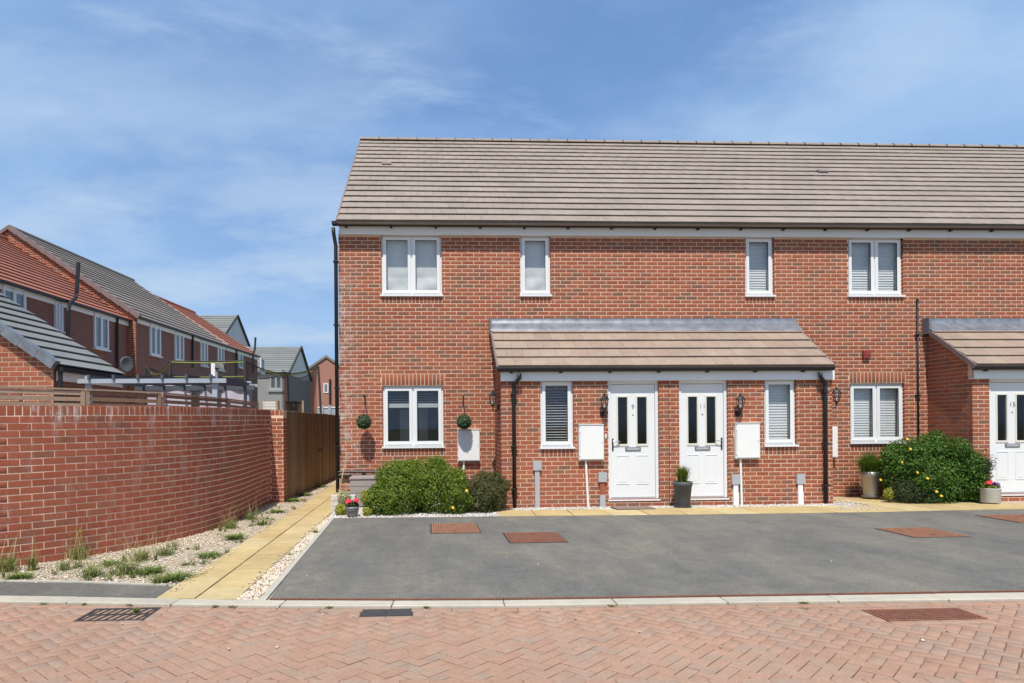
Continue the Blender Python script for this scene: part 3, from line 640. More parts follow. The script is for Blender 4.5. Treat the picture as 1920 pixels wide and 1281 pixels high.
# ================================================================== THE TERRACE
HX0, HX1, HB = -1.655, 20.0, 9.3
ZF0, ZF1 = 5.125, 5.305                  # fascia
ER, RR = 5.305, 8.87                     # tile line at eaves (Y=-0.27) and ridge (Y=4.65)
PY = -1.12                              # porch front
house = thing('brick_terrace', 'red brick terrace with brown tiled roof and doors 9, 11 and 15', 'house', (HX0, 0, 0))
def rect(px0, py0, px1, py1, Y):
    a, b = onY(px0, py0, Y), onY(px1, py1, Y); return (a.x, b.x, b.z, a.z)
Wd = {'w1': rect(714, 441, 829, 556, 0), 'w2': rect(975, 442, 1033, 555, 0), 'w3': rect(1397, 444, 1452, 556, 0), 'w4': rect(1590, 446, 1694, 557, 0),
      'w5': rect(717, 722, 832, 839, 0), 'w6': rect(1594, 720, 1697, 832, 0)}
for k in ('w1', 'w2', 'w3', 'w4'): a = Wd[k]; Wd[k] = (a[0], a[1], 3.955, ZF0+0.02)
for k in ('w5', 'w6'): a = Wd[k]; Wd[k] = (a[0], a[1], 1.045, 2.245)
holes = list(Wd.values()); N0 = (0, -1, 0)
sold = []; extra = []
for k, a in Wd.items():
    z = a[2]; zc = math.floor((z-0.085)/0.075)*0.075; extra.append((a[0]-0.005, a[1]+0.005, zc-0.004, z)); sold += soldiers((0, 0, 0), N0, a[0], a[1], zc, z-0.004)
    if k in ('w5', 'w6'): zc = math.ceil((a[3]+0.19)/0.075)*0.075; extra.append((a[0]-0.02, a[1]+0.02, a[3], zc-0.004)); sold += soldiers((0, 0, 0), N0, a[0]-0.015, a[1]+0.015, a[3]+0.004, zc-0.008)
mb = MB(); wall_sheet(mb, (0, 0, 0), N0, HX0, HX1, -0.05, ZF0+0.02, holes)
mb.quad((HX0+0.006, 0.007, -0.05), (HX0+0.006, HB, -0.05), (HX0+0.006, HB, 5.2), (HX0+0.006, HB/2, RR-0.12), (HX0+0.006, 0.007, 5.2))
mb.quad((HX1, 0, -0.05), (HX1, HB, -0.05), (HX1, HB, 5.2), (HX1, HB/2, RR-0.12), (HX1, 0, 5.2)); mb.quad((HX0, HB, -0.05), (HX1, HB, -0.05), (HX1, HB, 5.2), (HX0, HB, 5.2))
wall = mb.build('wall', 'mortar', house)
brs = brick_rows((0, 0, 0), N0, HX0, HX1, 0.0, ZF0+0.01, holes+extra) + sold
gab = lambda z: (-HB, 0.0) if z < 5.2 else (-HB/2 - (HB/2)*(RR-0.1-z)/(RR-5.3), -HB/2 + (HB/2)*(RR-0.1-z)/(RR-5.3))
lay(brs, wall, 'brick', 'brick', 300, 0.003, 'brickwork')
lay(brick_rows((HX0, 0, 0), (-1, 0, 0), -HB, -0.105, 0.0, RR-0.2, lim=lambda z: (gab(z)[0], min(gab(z)[1], -0.105)), depth=0.05), wall, 'brick', 'brick', 0, 0.003, 'gable_brickwork')

# ---- roofs
def tiled_slope(parent, x0, x1, y0, z0, y1, z1, rows, tw, mat, cap, jitter=0.002, thick=0.024, lap=0.07, rest='tiling', shift=0.0, half=0.5, lift=0.034, wave=0.0035):
    """eaves (y0,z0) up to (y1,z1); flat interlocking tiles, lower edge proud of the course below"""
    L_ = math.hypot(y1-y0, z1-z0); g = L_/rows; sl = Vector((0, (y1-y0)/L_, (z1-z0)/L_)); n = Vector((0, -sl.z, sl.y)); pcs = []
    tilt = lift/(g+lap); s2_ = (sl - n*tilt).normalized(); n2 = Vector((0, -s2_.z, s2_.y))
    R = np.array([[1, 0, 0], [0, s2_.y, n2.y], [0, s2_.z, n2.z]])
    for r in range(rows):
        x = x0 - tw*(half if r % 2 else 0.0) + shift*(r % 3)
        while x < x1:
            a, b = max(x, x0), min(x+tw, x1)
            if b-a > 0.02:
                l = g+lap if r < rows-1 else g
                c = Vector(((a+b)/2, y0, z0)) + sl*(r*g + l/2) + n*(lift/2 + 0.004 + random.uniform(-jitter, jitter) + wave*math.sin(1.1*(a+b)/2+0.55*r)*math.sin(0.37*(a+b)/2+r*0.23+1))
                wob = np.array([[1, 0, 0], [0, 1, random.gauss(0, 0.003)], [0, 0, 1]])
                pcs.append((tuple(c), R @ wob, (b-a-0.002, l, thick)))
            x += tw
    lay(pcs, parent, mat, 'roof_tile', cap, 0.003, rest); return sl, n
mb = MB(); mb.quad((HX0, -0.27, ER), (HX1, -0.27, ER), (HX1, 4.65, RR), (HX0, 4.65, RR)); mb.quad((HX0, 9.57, ER), (HX1, 9.57, ER), (HX1, 4.65, RR), (HX0, 4.65, RR))
roof = mb.build('roof', 'underlay', house)
tiled_slope(roof, HX0+0.015, HX1, -0.27, ER, 4.65, RR, 17, 0.30, 'tile', 300, 0.0008, 0.016, 0.02)
MB().quad((HX0, 9.6, ER+0.03), (HX1, 9.6, ER+0.03), (HX1, 4.66, RR+0.03), (HX0, 4.66, RR+0.03)).build('rear_slope', 'tile', roof)
x = HX0; k = 0
while x < HX1:
    b = x+0.49; mb = MB(); ang = [math.pi*i/8 for i in range(9)]
    mb.prism([(x, 4.65-0.12*math.cos(a), RR-0.005+0.085*math.sin(a)) for a in ang], (0.487, 0, 0)); mb.build('ridge_tile', 'tile', roof)
    mb = MB(); mb.prism([(b-0.012, 4.65-0.128*math.cos(a), RR-0.008+0.098*math.sin(a)) for a in ang], (0.022, 0, 0)); mb.build('ridge_clip', 'black_plastic', roof); x = b
for px, py in ((725, 311), (1541, 325)):
    best = None
    for i in range(200):
        y = -0.27+4.92*i/199; p = onY(px, py, y); zr = ER+(RR-ER)*(y+0.27)/4.92
        if best is None or abs(p.z-zr) < best[0]: best = (abs(p.z-zr), p)
    p = best[1]; sl = Vector((0, 4.92, RR-ER)).normalized(); n = Vector((0, -sl.z, sl.y))
    m_ = MB(); m_.obox(p+n*0.05, (1, 0, 0), sl, n, 0.22, 0.15, 0.035); m_.build('vent_tile', 'verge_cap', roof)
# verge strip on the left gable
mb = MB(); sl = Vector((0, 4.92, RR-ER)).normalized(); n = Vector((0, -sl.z, sl.y))
mb.bar(Vector((HX0, -0.27, ER))+n*0.0, Vector((HX0, 4.65, RR)), 0.03, 0.06, n); mb.build('verge', 'verge_cap', roof)

def gutter(parent, x0, x1, y, z, r=0.056, step=0.85):
    mb = MB(); ang = [math.pi*i/8 for i in range(9)]
    mb.prism([(x0, y-r*math.cos(a), z-r*math.sin(a)) for a in ang] + [(x0, y+(r-0.006)*math.cos(a), z-(r-0.006)*math.sin(a)*0.95) for a in ang], (x1-x0, 0, 0))
    g = mb.build('gutter', 'black_plastic', parent)
    x = x0+0.25
    while x < x1-0.05:
        MB().box(x-0.02, x+0.02, y-r*0.2, y+r+0.02, z-r-0.022, z-r+0.012).build('gutter_bracket', 'black_plastic', g) if x < 13 else None
        x += step
    return g
MB().box(HX0+0.02, HX1, -0.06, -0.035, ZF0, ZF1).build('fascia', 'fascia_white', house)
MB().box(HX0+0.02, HX1, -0.035, 0.05, ZF0+0.004, ZF0+0.016).build('soffit', 'fascia_white', house)
gutter(house, HX0-0.09, HX1, -0.118, ZF1+0.004, 0.048)
MB().box(HX0+0.015, HX1, -0.262, -0.15, ER-0.02, ER+0.028).build('eaves_course', 'tile', roof)
def downpipe(parent, pts, r=0.034, clips=(), label=None):
    o = MB().tube(pts, r, 10).build('downpipe', 'black_plastic', parent, smooth=True)
    for z in clips:
        p = pts[-1]; MB().box(p[0]-0.05, p[0]+0.05, p[1]-r-0.012, p[1]+r+0.02, z-0.012, z+0.012).build('pipe_clip', 'black_plastic', o)
    if label: tag(o, label)
    return o
XD = onY(631.5, 700, -0.05).x
downpipe(house, [(XD-0.035, -0.12, 5.23), (XD-0.03, -0.11, 5.12), (XD-0.012, -0.05, 4.98), (XD, -0.05, 4.9), (XD, -0.05, 0.22)], 0.036, (4.6, 3.4, 2.2, 1.1), 'tall black downpipe at the left corner of the terrace')
MB().box(HX0-0.10, HX0+0.015, -0.19, -0.06, ZF1-0.02, ZF1+0.035).build('gutter_end', 'black_plastic', house)
pp = onY(1720.5, 563, -0.03); downpipe(house, [(pp.x, -0.03, pp.z), (pp.x, -0.03, 0.25)], 0.018, (3.2, 2.0), 'thin black cable pipe up the wall beside the right porch')
MB().tube([(pp.x, -0.03, pp.z-0.02), (pp.x, -0.03, pp.z+0.03)], 0.023, 8).build('pipe_cap', 'black_plastic', house)

# ---- windows
def window(a, Y, kind, split=True, name='window', label=None, parent=None, open_left=False):
    x0, x1, z0, z1 = a; fo, sa = 0.05, 0.05; yb, yf = Y+0.12, Y+0.06; parent = parent or house
    mb = MB()
    def fr(m, a0, a1, b0, b1, w, ya, yc): m.box(a0, a1, ya, yc, b0, b0+w); m.box(a0, a1, ya, yc, b1-w, b1); m.box(a0, a0+w, ya, yc, b0+w, b1-w); m.box(a1-w, a1, ya, yc, b0+w, b1-w)
    zs = z0+0.035; fr(mb, x0+0.003, x1-0.003, zs, z1-0.003, fo, yf, yb); xm = (x0+x1)/2
    cells = [(x0+fo, x1-fo)]
    if split: mb.box(xm-0.028, xm+0.028, yf, yb, zs+fo, z1-0.003-fo); cells = [(x0+fo, xm-0.028), (xm+0.028, x1-fo)]
    w = mb.build(name, 'white_plastic', parent)
    if label: tag(w, label)
    for i, (c0, c1) in enumerate(cells):
        m = MB(); fr(m, c0-0.012, c1+0.012, zs+fo-0.012, z1-0.003-fo+0.012, sa+0.008, yf-0.022, yf+0.03); m.build('sash', 'white_plastic', w)
        m = MB(); fr(m, c0+sa-0.008, c1-sa+0.008, zs+fo+sa-0.008, z1-0.003-fo-sa+0.008, 0.007, yf-0.016, yf+0.01); m.build('gasket', 'black_plastic', w)
        MB().box(c0+sa-0.004, c1-sa+0.004, yf+0.010, yf+0.016, zs+fo+sa-0.004, z1-fo-sa+0.001).build('pane', 'glass', w)
    MB().box(x0-0.018, x1+0.018, Y-0.04, yb, z0-0.002, zs-0.002).build('sill', 'white_plastic', w)
    # room behind the glass
    d = 1.1; m = MB(); e = 0.12
    for q_ in ([(x0-e, yb+0.12), (x1+e, yb+0.12), (x1+e, yb+d), (x0-e, yb+d)],):
        m.quad(*[(p[0], p[1], z0-e) for p in q_]); m.quad(*[(p[0], p[1], z1+e) for p in q_])
    m.quad((x0-e, yb+d, z0-e), (x1+e, yb+d, z0-e), (x1+e, yb+d, z1+e), (x0-e, yb+d, z1+e)); m.quad((x0-e, yb+0.12, z0-e), (x0-e, yb+d, z0-e), (x0-e, yb+d, z1+e), (x0-e, yb+0.12, z1+e)); m.quad((x1+e, yb+0.12, z0-e), (x1+e, yb+d, z0-e), (x1+e, yb+d, z1+e), (x1+e, yb+0.12, z1+e))
    m.build('room', 'interior', w)
    yB = yb + 0.06
    if kind == 'roman':
        nx, nz = 24, 40; V = []; F_ = []; ph = random.random()*6
        for j in range(nz+1):
            for i in range(nx+1):
                u, v = i/nx, j/nz; zz = z1-(z1-z0)*v
                dy = -0.02*abs(math.sin(v*math.pi*3))**0.35 + (0.035*math.sin(7*u+16*v+ph)*max(0, v-0.5) + 0.03*math.sin(17*u-12*v+ph)*max(0, v-0.55))
                V.append((x0+(x1-x0)*u, yB+dy, zz))
        F_ = [(j*(nx+1)+i, j*(nx+1)+i+1, (j+1)*(nx+1)+i+1, (j+1)*(nx+1)+i) for j in range(nz) for i in range(nx)]
        m = MB(); m.add(V, F_); m.build('blind', 'blind_white', w, smooth=True)
    elif kind in ('venetian', 'open_slats', 'half_raised'):
        m = MB(); z = z1-0.06; pitch, tilt = (0.05, 0.80) if kind == 'venetian' else (0.048, 0.12); zend = z0+0.08 if kind != 'half_raised' else z1-0.34
        if kind == 'venetian': pitch = 0.05
        while z > zend:
            tb = tilt
            for c0, c1 in cells:
                tilt = tb + random.gauss(0, 0.03); dz_ = random.gauss(0, 0.0015)
                m.obox(((c0+c1)/2, yB, z+dz_), (1, random.gauss(0, 0.002), random.gauss(0, 0.003)), (0, math.cos(tilt*1.6), math.sin(tilt*1.6)), (0, -math.sin(tilt*1.6), math.cos(tilt*1.6)), c1-c0, 0.058 if kind == 'venetian' else 0.05, 0.003)
            z -= pitch; tilt = tb
        for c0, c1 in cells: m.box(c0, c1, yB-0.02, yB+0.02, (zend-0.08) if kind == 'half_raised' else zend-0.03, zend)
        m.build('blind', 'blind_white' if kind != 'half_raised' else 'blind_grey', w)
        if kind == 'half_raised':
            b = MB(); b.box(xm-0.28, xm-0.10, yb+0.55, yb+0.6, z0, z1-0.45); b.box(xm+0.10, xm+0.28, yb+0.6, yb+0.65, z0, z1-0.42); b.box(xm-0.22, xm-0.04, yb+0.5, yb+0.56, z0+0.12, z0+0.2); b.build('furniture', 'interior_pale', w)
    return w
window(Wd['w1'], 0, 'roman', True, label='upstairs double window with a pale creased blind')
window(Wd['w2'], 0, 'roman', False, label='narrow upstairs window with a pale creased blind')
window(Wd['w3'], 0, 'venetian', False, label='narrow upstairs window with closed white slats')
window(Wd['w4'], 0, 'venetian', True, label='upstairs double window with closed white slats')
window(Wd['w5'], 0, 'half_raised', True, label='dark ground floor window with its blind mostly raised')
window(Wd['w6'], 0, 'venetian', True, label='ground floor double window with closed white slats')

# ---- porches
PZ0, PZE = 2.245, 2.475                       # fascia bottom, tile line at the eaves
RTOP = 3.375                                 # tile line at the main wall
def porch(x0, x1, openings, left_label, gx0, gx1, tiles_cap):
    hs = [o for o in openings]; mb = MB()
    wall_sheet(mb, (0, PY, 0), N0, x0, x1, -0.05, PZ0+0.02, hs)
    zr = lambda y: PZE + (RTOP-PZE)*(y+1.30)/1.30
    for X, s in ((x0, 1), (x1, -1)):
        mb.quad((X+0.007*s, PY+0.007, -0.05), (X+0.007*s, 0.0, -0.05), (X+0.007*s, 0.0, zr(0)-0.02), (X+0.007*s, PY, zr(PY)-0.02))
    w = mb.build('porch_wall', 'mortar', house)
    sol = []; ex = []
    for o in openings:
        if o[2] > 0.5: zc = math.floor((o[2]-0.085)/0.075)*0.075; ex.append((o[0]-0.005, o[1]+0.005, zc-0.004, o[2])); sol += soldiers((0, PY, 0), N0, o[0], o[1], zc, o[2]-0.004)
    pcs = brick_rows((0, PY, 0), N0, x0, x1, 0.0, PZ0+0.015, hs+ex) + sol
    yz = lambda z: (-0.0, 1.12) if z < zr(PY)-0.04 else (0.0, 1.12)
    # side walls: u runs along -Y on the left face, +Y on the right face
    lim = lambda z: (0.0, -PY-0.106) if z < zr(PY)-0.03 else (0.0, min(-PY-0.106, 1.30-(z+0.03-PZE)/(RTOP-PZE)*1.30))
    sl_ = brick_rows((x0, 0, 0), (-1, 0, 0), 0.0, -PY-0.106, 0.0, RTOP-0.05, lim=lim, depth=0.10)
    limr = lambda z: tuple(sorted((-lim(z)[0], -lim(z)[1])))
    sr_ = brick_rows((x1, 0, 0), (1, 0, 0), PY+0.106, 0.0, 0.0, RTOP-0.05, lim=limr, depth=0.10)
    lay(pcs, w, 'brick', 'brick', 300, 0.003, 'brickwork'); lay(sl_, w, 'brick', 'brick', 300 if x0 > 5 else 0, 0.003, 'side_brickwork'); lay(sr_, w, 'brick', 'brick', 0, 0.003, 'side_brickwork')
    mb = MB(); mb.quad((gx0, -1.30, PZE-0.012), (gx1, -1.30, PZE-0.012), (gx1, 0, RTOP-0.012), (gx0, 0, RTOP-0.012)); mb.quad((gx0, -1.28, PZE-0.05), (gx1, -1.28, PZE-0.05), (gx1, 0, RTOP-0.05), (gx0, 0, RTOP-0.05))
    r = mb.build('porch_roof', 'underlay', house)
    tiled_slope(r, gx0, gx1, -1.30, PZE, 0.0, RTOP, 5, 0.298, 'porch_tile', tiles_cap, 0.0008, 0.017, 0.02, half=0.37, lift=0.034, wave=0.002)
    MB().box(gx0, gx1, -1.292, -1.20, PZE-0.018, PZE+0.024).build('eaves_course', 'porch_tile', r)
    sl2 = Vector((0, 1.30, RTOP-PZE)).normalized(); n2 = Vector((0, -sl2.z, sl2.y))
    for X, s in ((gx0, -1), (gx1, 1)):
        k = 4
        for i in range(k):
            a = Vector((X+0.012*s, -1.28, PZE-0.03)) + sl2*(1.55*i/k); b = Vector((X+0.012*s, -1.28, PZE-0.03)) + sl2*(1.55*(i+1)/k-0.004)
            MB().bar(a+n2*0.01, b+n2*0.02, 0.03, 0.085, n2).build('verge_cap', 'verge_cap', r)
    # lead flashing: upstand on the wall, apron dressed over the top tiles
    mb = MB(); lx0, lx1 = gx0-0.03, gx1+0.03; nseg = 40; V = []
    for i in range(nseg+1):
        X = lx0+(lx1-lx0)*i/nseg; wv = 0.006*math.sin(i*1.7)+0.004*math.sin(i*0.6)
        V += [(X, -0.006, RTOP+0.155), (X, -0.012+wv*0.5, RTOP+0.06), (X, -0.06+wv, RTOP+0.04), (X, -0.235+wv, zr(-0.235)+0.062+wv*0.5), (X, -0.24+wv, zr(-0.235)+0.046)]
    mb.add(V, [(i*5+k, i*5+k+1, (i+1)*5+k+1, (i+1)*5+k) for i in range(nseg) for k in range(4)]); mb.build('lead_flashing', 'lead', r, smooth=True)
    mb = MB(); X = gx0-0.02; mb.box(X-0.02, X+0.015, -0.20, -0.004, zr(-0.1)-0.10, RTOP+0.14); mb.build('flashing_end', 'lead', r)
    fx0, fx1 = x0-0.01, x1+0.01
    MB().box(fx0, fx1, PY-0.062, PY-0.037, PZ0, PZE-0.022).build('porch_fascia', 'fascia_white', house)
    MB().box(fx0, fx1, PY-0.037, PY+0.055, PZ0+0.003, PZ0+0.015).build('porch_soffit', 'fascia_white', house)
    g = gutter(house, gx0-0.01, gx1+0.02, PY-0.125, PZE-0.022, 0.052, 0.875)
    return w
XA, XB = onY(940, 800, PY).x, onY(1561, 800, PY).x; X2A = onY(1824, 800, PY).x
o_pw1 = rect(1013, 716, 1076, 841, PY); o_d9 = rect(1140, 718, 1237, 940, PY); o_d11 = rect(1273, 716, 1366, 938, PY); o_pw2 = rect(1433, 714, 1494, 838, PY); o_d15 = rect(1855, 716, 1951, 928, PY)
zt = PZ0+0.02
o_pw1 = (o_pw1[0], o_pw1[1], 1.045, zt); o_pw2 = (o_pw2[0], o_pw2[1], 1.045, zt)
o_d9, o_d11, o_d15 = [(o[0], o[1], 0.115, zt) for o in (o_d9, o_d11, o_d15)]
GA, GB = onY(934, 690, -1.28).x, onY(1563, 690, -1.28).x
porch(XA, XB, [o_pw1, o_d9, o_d11, o_pw2], '', GA, GB, 300)
X2B = X2A + (XB-XA); porch(X2A, X2B, [o_d15], '', X2A-0.07, X2B+0.07, 300)
window(o_pw1, PY, 'open_slats', False, label='porch window with open slats beside door 9')
window(o_pw2, PY, 'venetian', False, label='porch window with closed slats beside door 11')

def door(o, num, handle_left, label):
    x0, x1, z0, z1 = o; Y = PY; mb = MB(); y0, y1 = Y+0.045, Y+0.12; f = 0.055
    mb.box(x0+0.003, x0+f, y0, y1, z0, z1); mb.box(x1-f, x1-0.003, y0, y1, z0, z1); mb.box(x0+f, x1-f, y0, y1, z1-f-0.02, z1); d = mb.build('door', 'white_plastic', house, label=label)
    a, b, c, e = x0+f+0.006, x1-f-0.006, z0+0.05, z1-f-0.028; ys, ye = Y+0.062, Y+0.105; w = b-a
    gz0, gz1 = z0+1.0, z0+1.84; g = [(a+0.16*w, a+0.375*w), (a+0.60*w, a+0.815*w)]
    mb = MB(); us = [a, g[0][0], g[0][1], g[1][0], g[1][1], b]; zs = [c, gz0, gz1, e]
    for i in range(5):
        for j in range(3):
            if j == 1 and i in (1, 3): continue
            mb.box(us[i], us[i+1], ys, ye, zs[j], zs[j+1])
    lf = mb.build('door_leaf', 'white_plastic', d)
    for p0, p1 in g:
        m = MB(); e_ = 0.026
        m.box(p0-e_, p1+e_, ys-0.012, ys, gz0-e_-0.01, gz0); m.box(p0-e_, p1+e_, ys-0.012, ys, gz1, gz1+e_); m.box(p0-e_, p0, ys-0.012, ys, gz0, gz1); m.box(p1, p1+e_, ys-0.012, ys, gz0, gz1); m.build('glazing_bead', 'cream_plastic', d)
        MB().box(p0-0.001, p1+0.001, ys+0.012, ys+0.018, gz0-0.001, gz1+0.001).build('pane', 'door_glass', d)
        # raised lower panels
        m = MB(); q0, q1 = p0-0.03, p1+0.03; pz0, pz1 = c+0.23, gz0-0.20
        for s0, s1, t0, t1 in ((q0, q1, pz0, pz0+0.014), (q0, q1, pz1-0.014, pz1), (q0, q0+0.014, pz0+0.014, pz1-0.014), (q1-0.014, q1, pz0+0.014, pz1-0.014)): m.box(s0, s1, ys-0.008, ys, t0, t1)
        m.box(q0+0.035, q1-0.035, ys-0.005, ys, pz0+0.035, pz1-0.035); m.build('raised_panel', 'white_plastic', d)
    xm = (a+b)/2
    m = MB(); m.box(xm-0.14, xm+0.14, ys-0.012, ys, gz0-0.125, gz0-0.06); m.build('letterbox', 'door_grey', d)
    MB().box(xm-0.115, xm+0.115, ys-0.017, ys-0.011, gz0-0.112, gz0-0.072).build('letterbox_flap', 'grey_plastic', d)
    MB().lathe([(0.011, 0), (0.011, 0.008)], (0, 0, 0), 10).build('spyhole', 'handle_black', d, loc=(0, 0, 0))
    sp = d.children[-1]; sp.rotation_euler = (math.pi/2, 0, 0); sp.location = Vector((xm+0.004, ys, gz0+0.52)) - ABS[d.name]
    hx = a+0.032 if handle_left else b-0.032; hs = 1 if handle_left else -1
    m = MB(); m.box(hx-0.014, hx+0.014, ys-0.010, ys, gz0-0.12, gz0+0.10); m.build('handle_plate', 'handle_black', d)
    m = MB(); m.tube([(hx, ys-0.008, gz0+0.045), (hx, ys-0.05, gz0+0.045), (hx+0.02*hs, ys-0.055, gz0+0.045), (hx+0.12*hs, ys-0.05, gz0+0.045)], 0.009, 8); m.build('handle', 'steel', d)
    MB().box(x0+f, x1-f, Y+0.03, Y+0.11, z0, z0+0.044).build('threshold', 'grey_plastic', d)
    MB().box(x0-0.01, x1+0.01, Y-0.015, Y+0.045, z0-0.012, z0+0.012).build('sill', 'white_plastic', d)
    m = MB(); dd = 1.0
    for zz in (z0-0.02, z1+0.02): m.quad((x0, y1, zz), (x1, y1, zz), (x1, y1+dd, zz), (x0, y1+dd, zz))
    for xx in (x0-0.01, x1+0.01): m.quad((xx, y1, z0-0.02), (xx, y1+dd, z0-0.02), (xx, y1+dd, z1+0.02), (xx, y1, z1+0.02))
    m.quad((x0, y1+dd, z0), (x1, y1+dd, z0), (x1, y1+dd, z1), (x0, y1+dd, z1)); m.build('hallway', 'interior', d)
    cu = bpy.data.curves.new('door_number', 'FONT'); cu.body = num; cu.size = 0.125; cu.extrude = 0.004; cu.align_x = 'CENTER'; cu.offset = -0.0035; cu.resolution_u = 3
    tmp = bpy.data.objects.new('tmp_text', cu); COL.objects.link(tmp); me = bpy.data.meshes.new_from_object(tmp); bpy.data.objects.remove(tmp); bpy.data.curves.remove(cu); me.materials.clear(); me.materials.append(M['door_grey']); me.name = 'door_number'; t = bpy.data.objects.new('door_number', me); place(t, d, (xm+0.004, ys-0.005, gz0+0.625)); t.rotation_euler = (math.pi/2, 0, 0)
door(o_d9, '9', True, 'white front door with the number 9')
door(o_d11, '11', False, 'white front door with the number 11')
door(o_d15, '15', False, 'white front door with the number 15')
# straight joint between the two front doors
MB().box((o_d9[1]+o_d11[0])/2-0.004, (o_d9[1]+o_d11[0])/2+0.004, PY-0.003, PY+0.01, 0.0, PZ0).build('movement_joint', 'iron_dark', house)
# porch downpipes
for px_, side, lab in ((964, -1, 'black downpipe on the left end of the shared porch'), (1548, 1, 'black downpipe on the right end of the shared porch')):
    X = onY(px_, 850, PY-0.05).x; XO = onY(974 if side < 0 else 1538, 700, PY-0.12).x
    downpipe(house, [(XO, PY-0.125, PZE-0.1), (XO, PY-0.125, PZ0+0.05), (XO+(X-XO)*0.5, PY-0.09, PZ0-0.01), (X, PY-0.052, PZ0-0.075), (X, PY-0.052, PZ0-0.14), (X, PY-0.052, 0.01)], 0.035, (2.02, 1.1, 0.35), lab)
# waste pipes low on the left wall
m = MB(); z = onY(660, 888, -0.06).z
for dz in (0.03, -0.03): m.tube([(XD+0.02, -0.06, z+dz), (onY(740, 888, -0.06).x, -0.06, z+dz)], 0.021, 8)
m.tube([(onY(682, 890, -0.07).x, -0.02, z), (onY(682, 890, -0.07).x, -0.11, z)], 0.036, 10); m.build('waste_pipe', 'black_plastic', house, smooth=False)

# ================================================================== GARDEN WALL, TRELLIS, FENCE
gw = thing('garden_wall', 'curved red brick garden wall with brick on edge coping', 'wall', tuple(wpt(WLEN)))
S0 = 0.8; COP = 0.112; ss = np.linspace(S0, WLEN, 90); V = []
for s in ss:
    p, n, zt_ = wpt(s), wnorm(s), wtop(s); f, b = p - n*0.0038, p - n*0.208
    V += [(f.x, f.y, -0.05), (f.x, f.y, zt_-0.007), (b.x, b.y, zt_-0.007), (b.x, b.y, -0.05)]
mb = MB(); k = len(ss); mb.add(V, [(i*4+j, i*4+j+1, (i+1)*4+j+1, (i+1)*4+j) for i in range(k-1) for j in range(3)] + [(0, 1, 2, 3), (4*k-4, 4*k-3, 4*k-2, 4*k-1)]); core = mb.build('mortar_bed', 'garden_mortar', gw)
pcs = []; NR = 21
for r in range(NR):
    s = S0 + (0.1125 if r % 2 else 0)
    while s + 0.1 < WLEN - 0.02:
        e = min(s+BL, WLEN-0.01); m_ = (s+e)/2; p, n = wpt(m_), wnorm(m_); h = (wtop(m_)-COP)/NR
        c = p - n*(0.05+random.uniform(-0.0015, 0.0015)); pcs.append(((c.x, c.y, (r+0.5)*h), frame(n), (e-s, h-BJ-0.001, 0.10))); s += BL+BJ
lay(pcs, gw, 'garden_brick', 'brick', 300, 0.003, 'brickwork')
pcs = []; s = S0
while s < WLEN-0.03:
    p, n = wpt(s+0.033), wnorm(s+0.033); c = p - n*(0.1075+random.uniform(-0.0015, 0.0015)); zt_ = wtop(s)+random.uniform(-0.002, 0.002)
    # seen from the front: narrow, upright; the piece's front is its narrow end
    pcs.append(((c.x, c.y, zt_-COP/2+0.005), frame(n), (0.063, COP-0.006, 0.215))); s += 0.0735
lay(pcs, gw, 'garden_brick', 'coping_brick', 300, 0.004, 'coping')
PE = wpt(WLEN); PW_ = 0.235; PYF = PE.y-0.005; PXA, PXB = PE.x-0.005, PE.x+PW_; PH = 1.80
mb = MB(); mb.box(PXA+0.003, PXB-0.003, PYF+0.003, PYF+0.33, -0.05, PH-0.006); mb.build('pier_core', 'garden_mortar', gw)
pcs = brick_rows((0, PYF, 0), (0, -1, 0), PXA, PXB, 0.0, PH-COP, depth=0.10) + brick_rows((PXB, 0, 0), (1, 0, 0), PYF+0.106, PYF+0.33, 0.0, PH-COP, depth=0.1) + soldiers((0, PYF, 0), (0, -1, 0), PXA, PXB, PH-COP+0.004, PH, 0.2)
lay(pcs, gw, 'garden_brick', 'pier_brick', 300, 0.003)

# timber trellis panels standing behind the coping
def s_at(px_):
    lo = np.linspace(S0, WLEN, 400); q_ = np.array([tuple(wpt(s) - wnorm(s)*0.27 + Vector((0, 0, 1.85))) for s in lo]); return float(np.interp(px_, proj(q_)[0], lo))
def trellis(pa, pb, label, mat, nsl=4, lean=0.0):
    a, b = s_at(pa), s_at(pb); pa_, pb_ = wpt(a)-wnorm(a)*0.27, wpt(b)-wnorm(b)*0.27; t = thing('trellis_panel', label, 'trellis', (pa_.x, pa_.y, 1.6), 'trellis panels on the garden wall')
    d = (pb_-pa_).normalized(); n = Vector((d.y, -d.x, 0)); zt_ = 1.93
    for e in (pa_+d*0.02, pb_-d*0.02): MB().obox(e+Vector((0, 0, zt_-0.30)), d, n, (0, 0, 1), 0.045, 0.04, 0.62).build('post', 'pale_wood', t)
    MB().bar(pa_+Vector((0, 0, zt_+0.005)), pb_+Vector((0, 0, zt_+0.005)), 0.05, 0.018).build('top_rail', 'pale_wood', t)
    for i in range(nsl+3):
        z = zt_-0.035-i*0.072
        if z < 1.3: break
        MB().bar(pa_+d*0.042+n*0.006+Vector((0, 0, z)), pb_-d*0.042+n*0.006+Vector((0, 0, z-lean)), 0.014, 0.046).build('slat', mat, t)
    MB().bar((pa_+pb_)/2-n*0.012+Vector((0, 0, zt_-0.5)), (pa_+pb_)/2-n*0.012+Vector((0, 0, zt_-0.01)), 0.03, 0.022).build('batten', mat, t)
trellis(-95, 158, 'palest gappy trellis panel at the left end of the garden wall', 'pale_wood', lean=0.005)
trellis(160, 300, 'brown slatted trellis panel in front of the grey pergola', 'trellis_wood')
trellis(303, 427, 'brown slatted trellis panel below the lilac canvas screens', 'trellis_wood', lean=-0.004)
trellis(429, 492, 'dark short trellis panel at the right end of the row', 'fence_wood')
a = onY(493, 760, 0.5); b = onY(520, 760, 0.6)
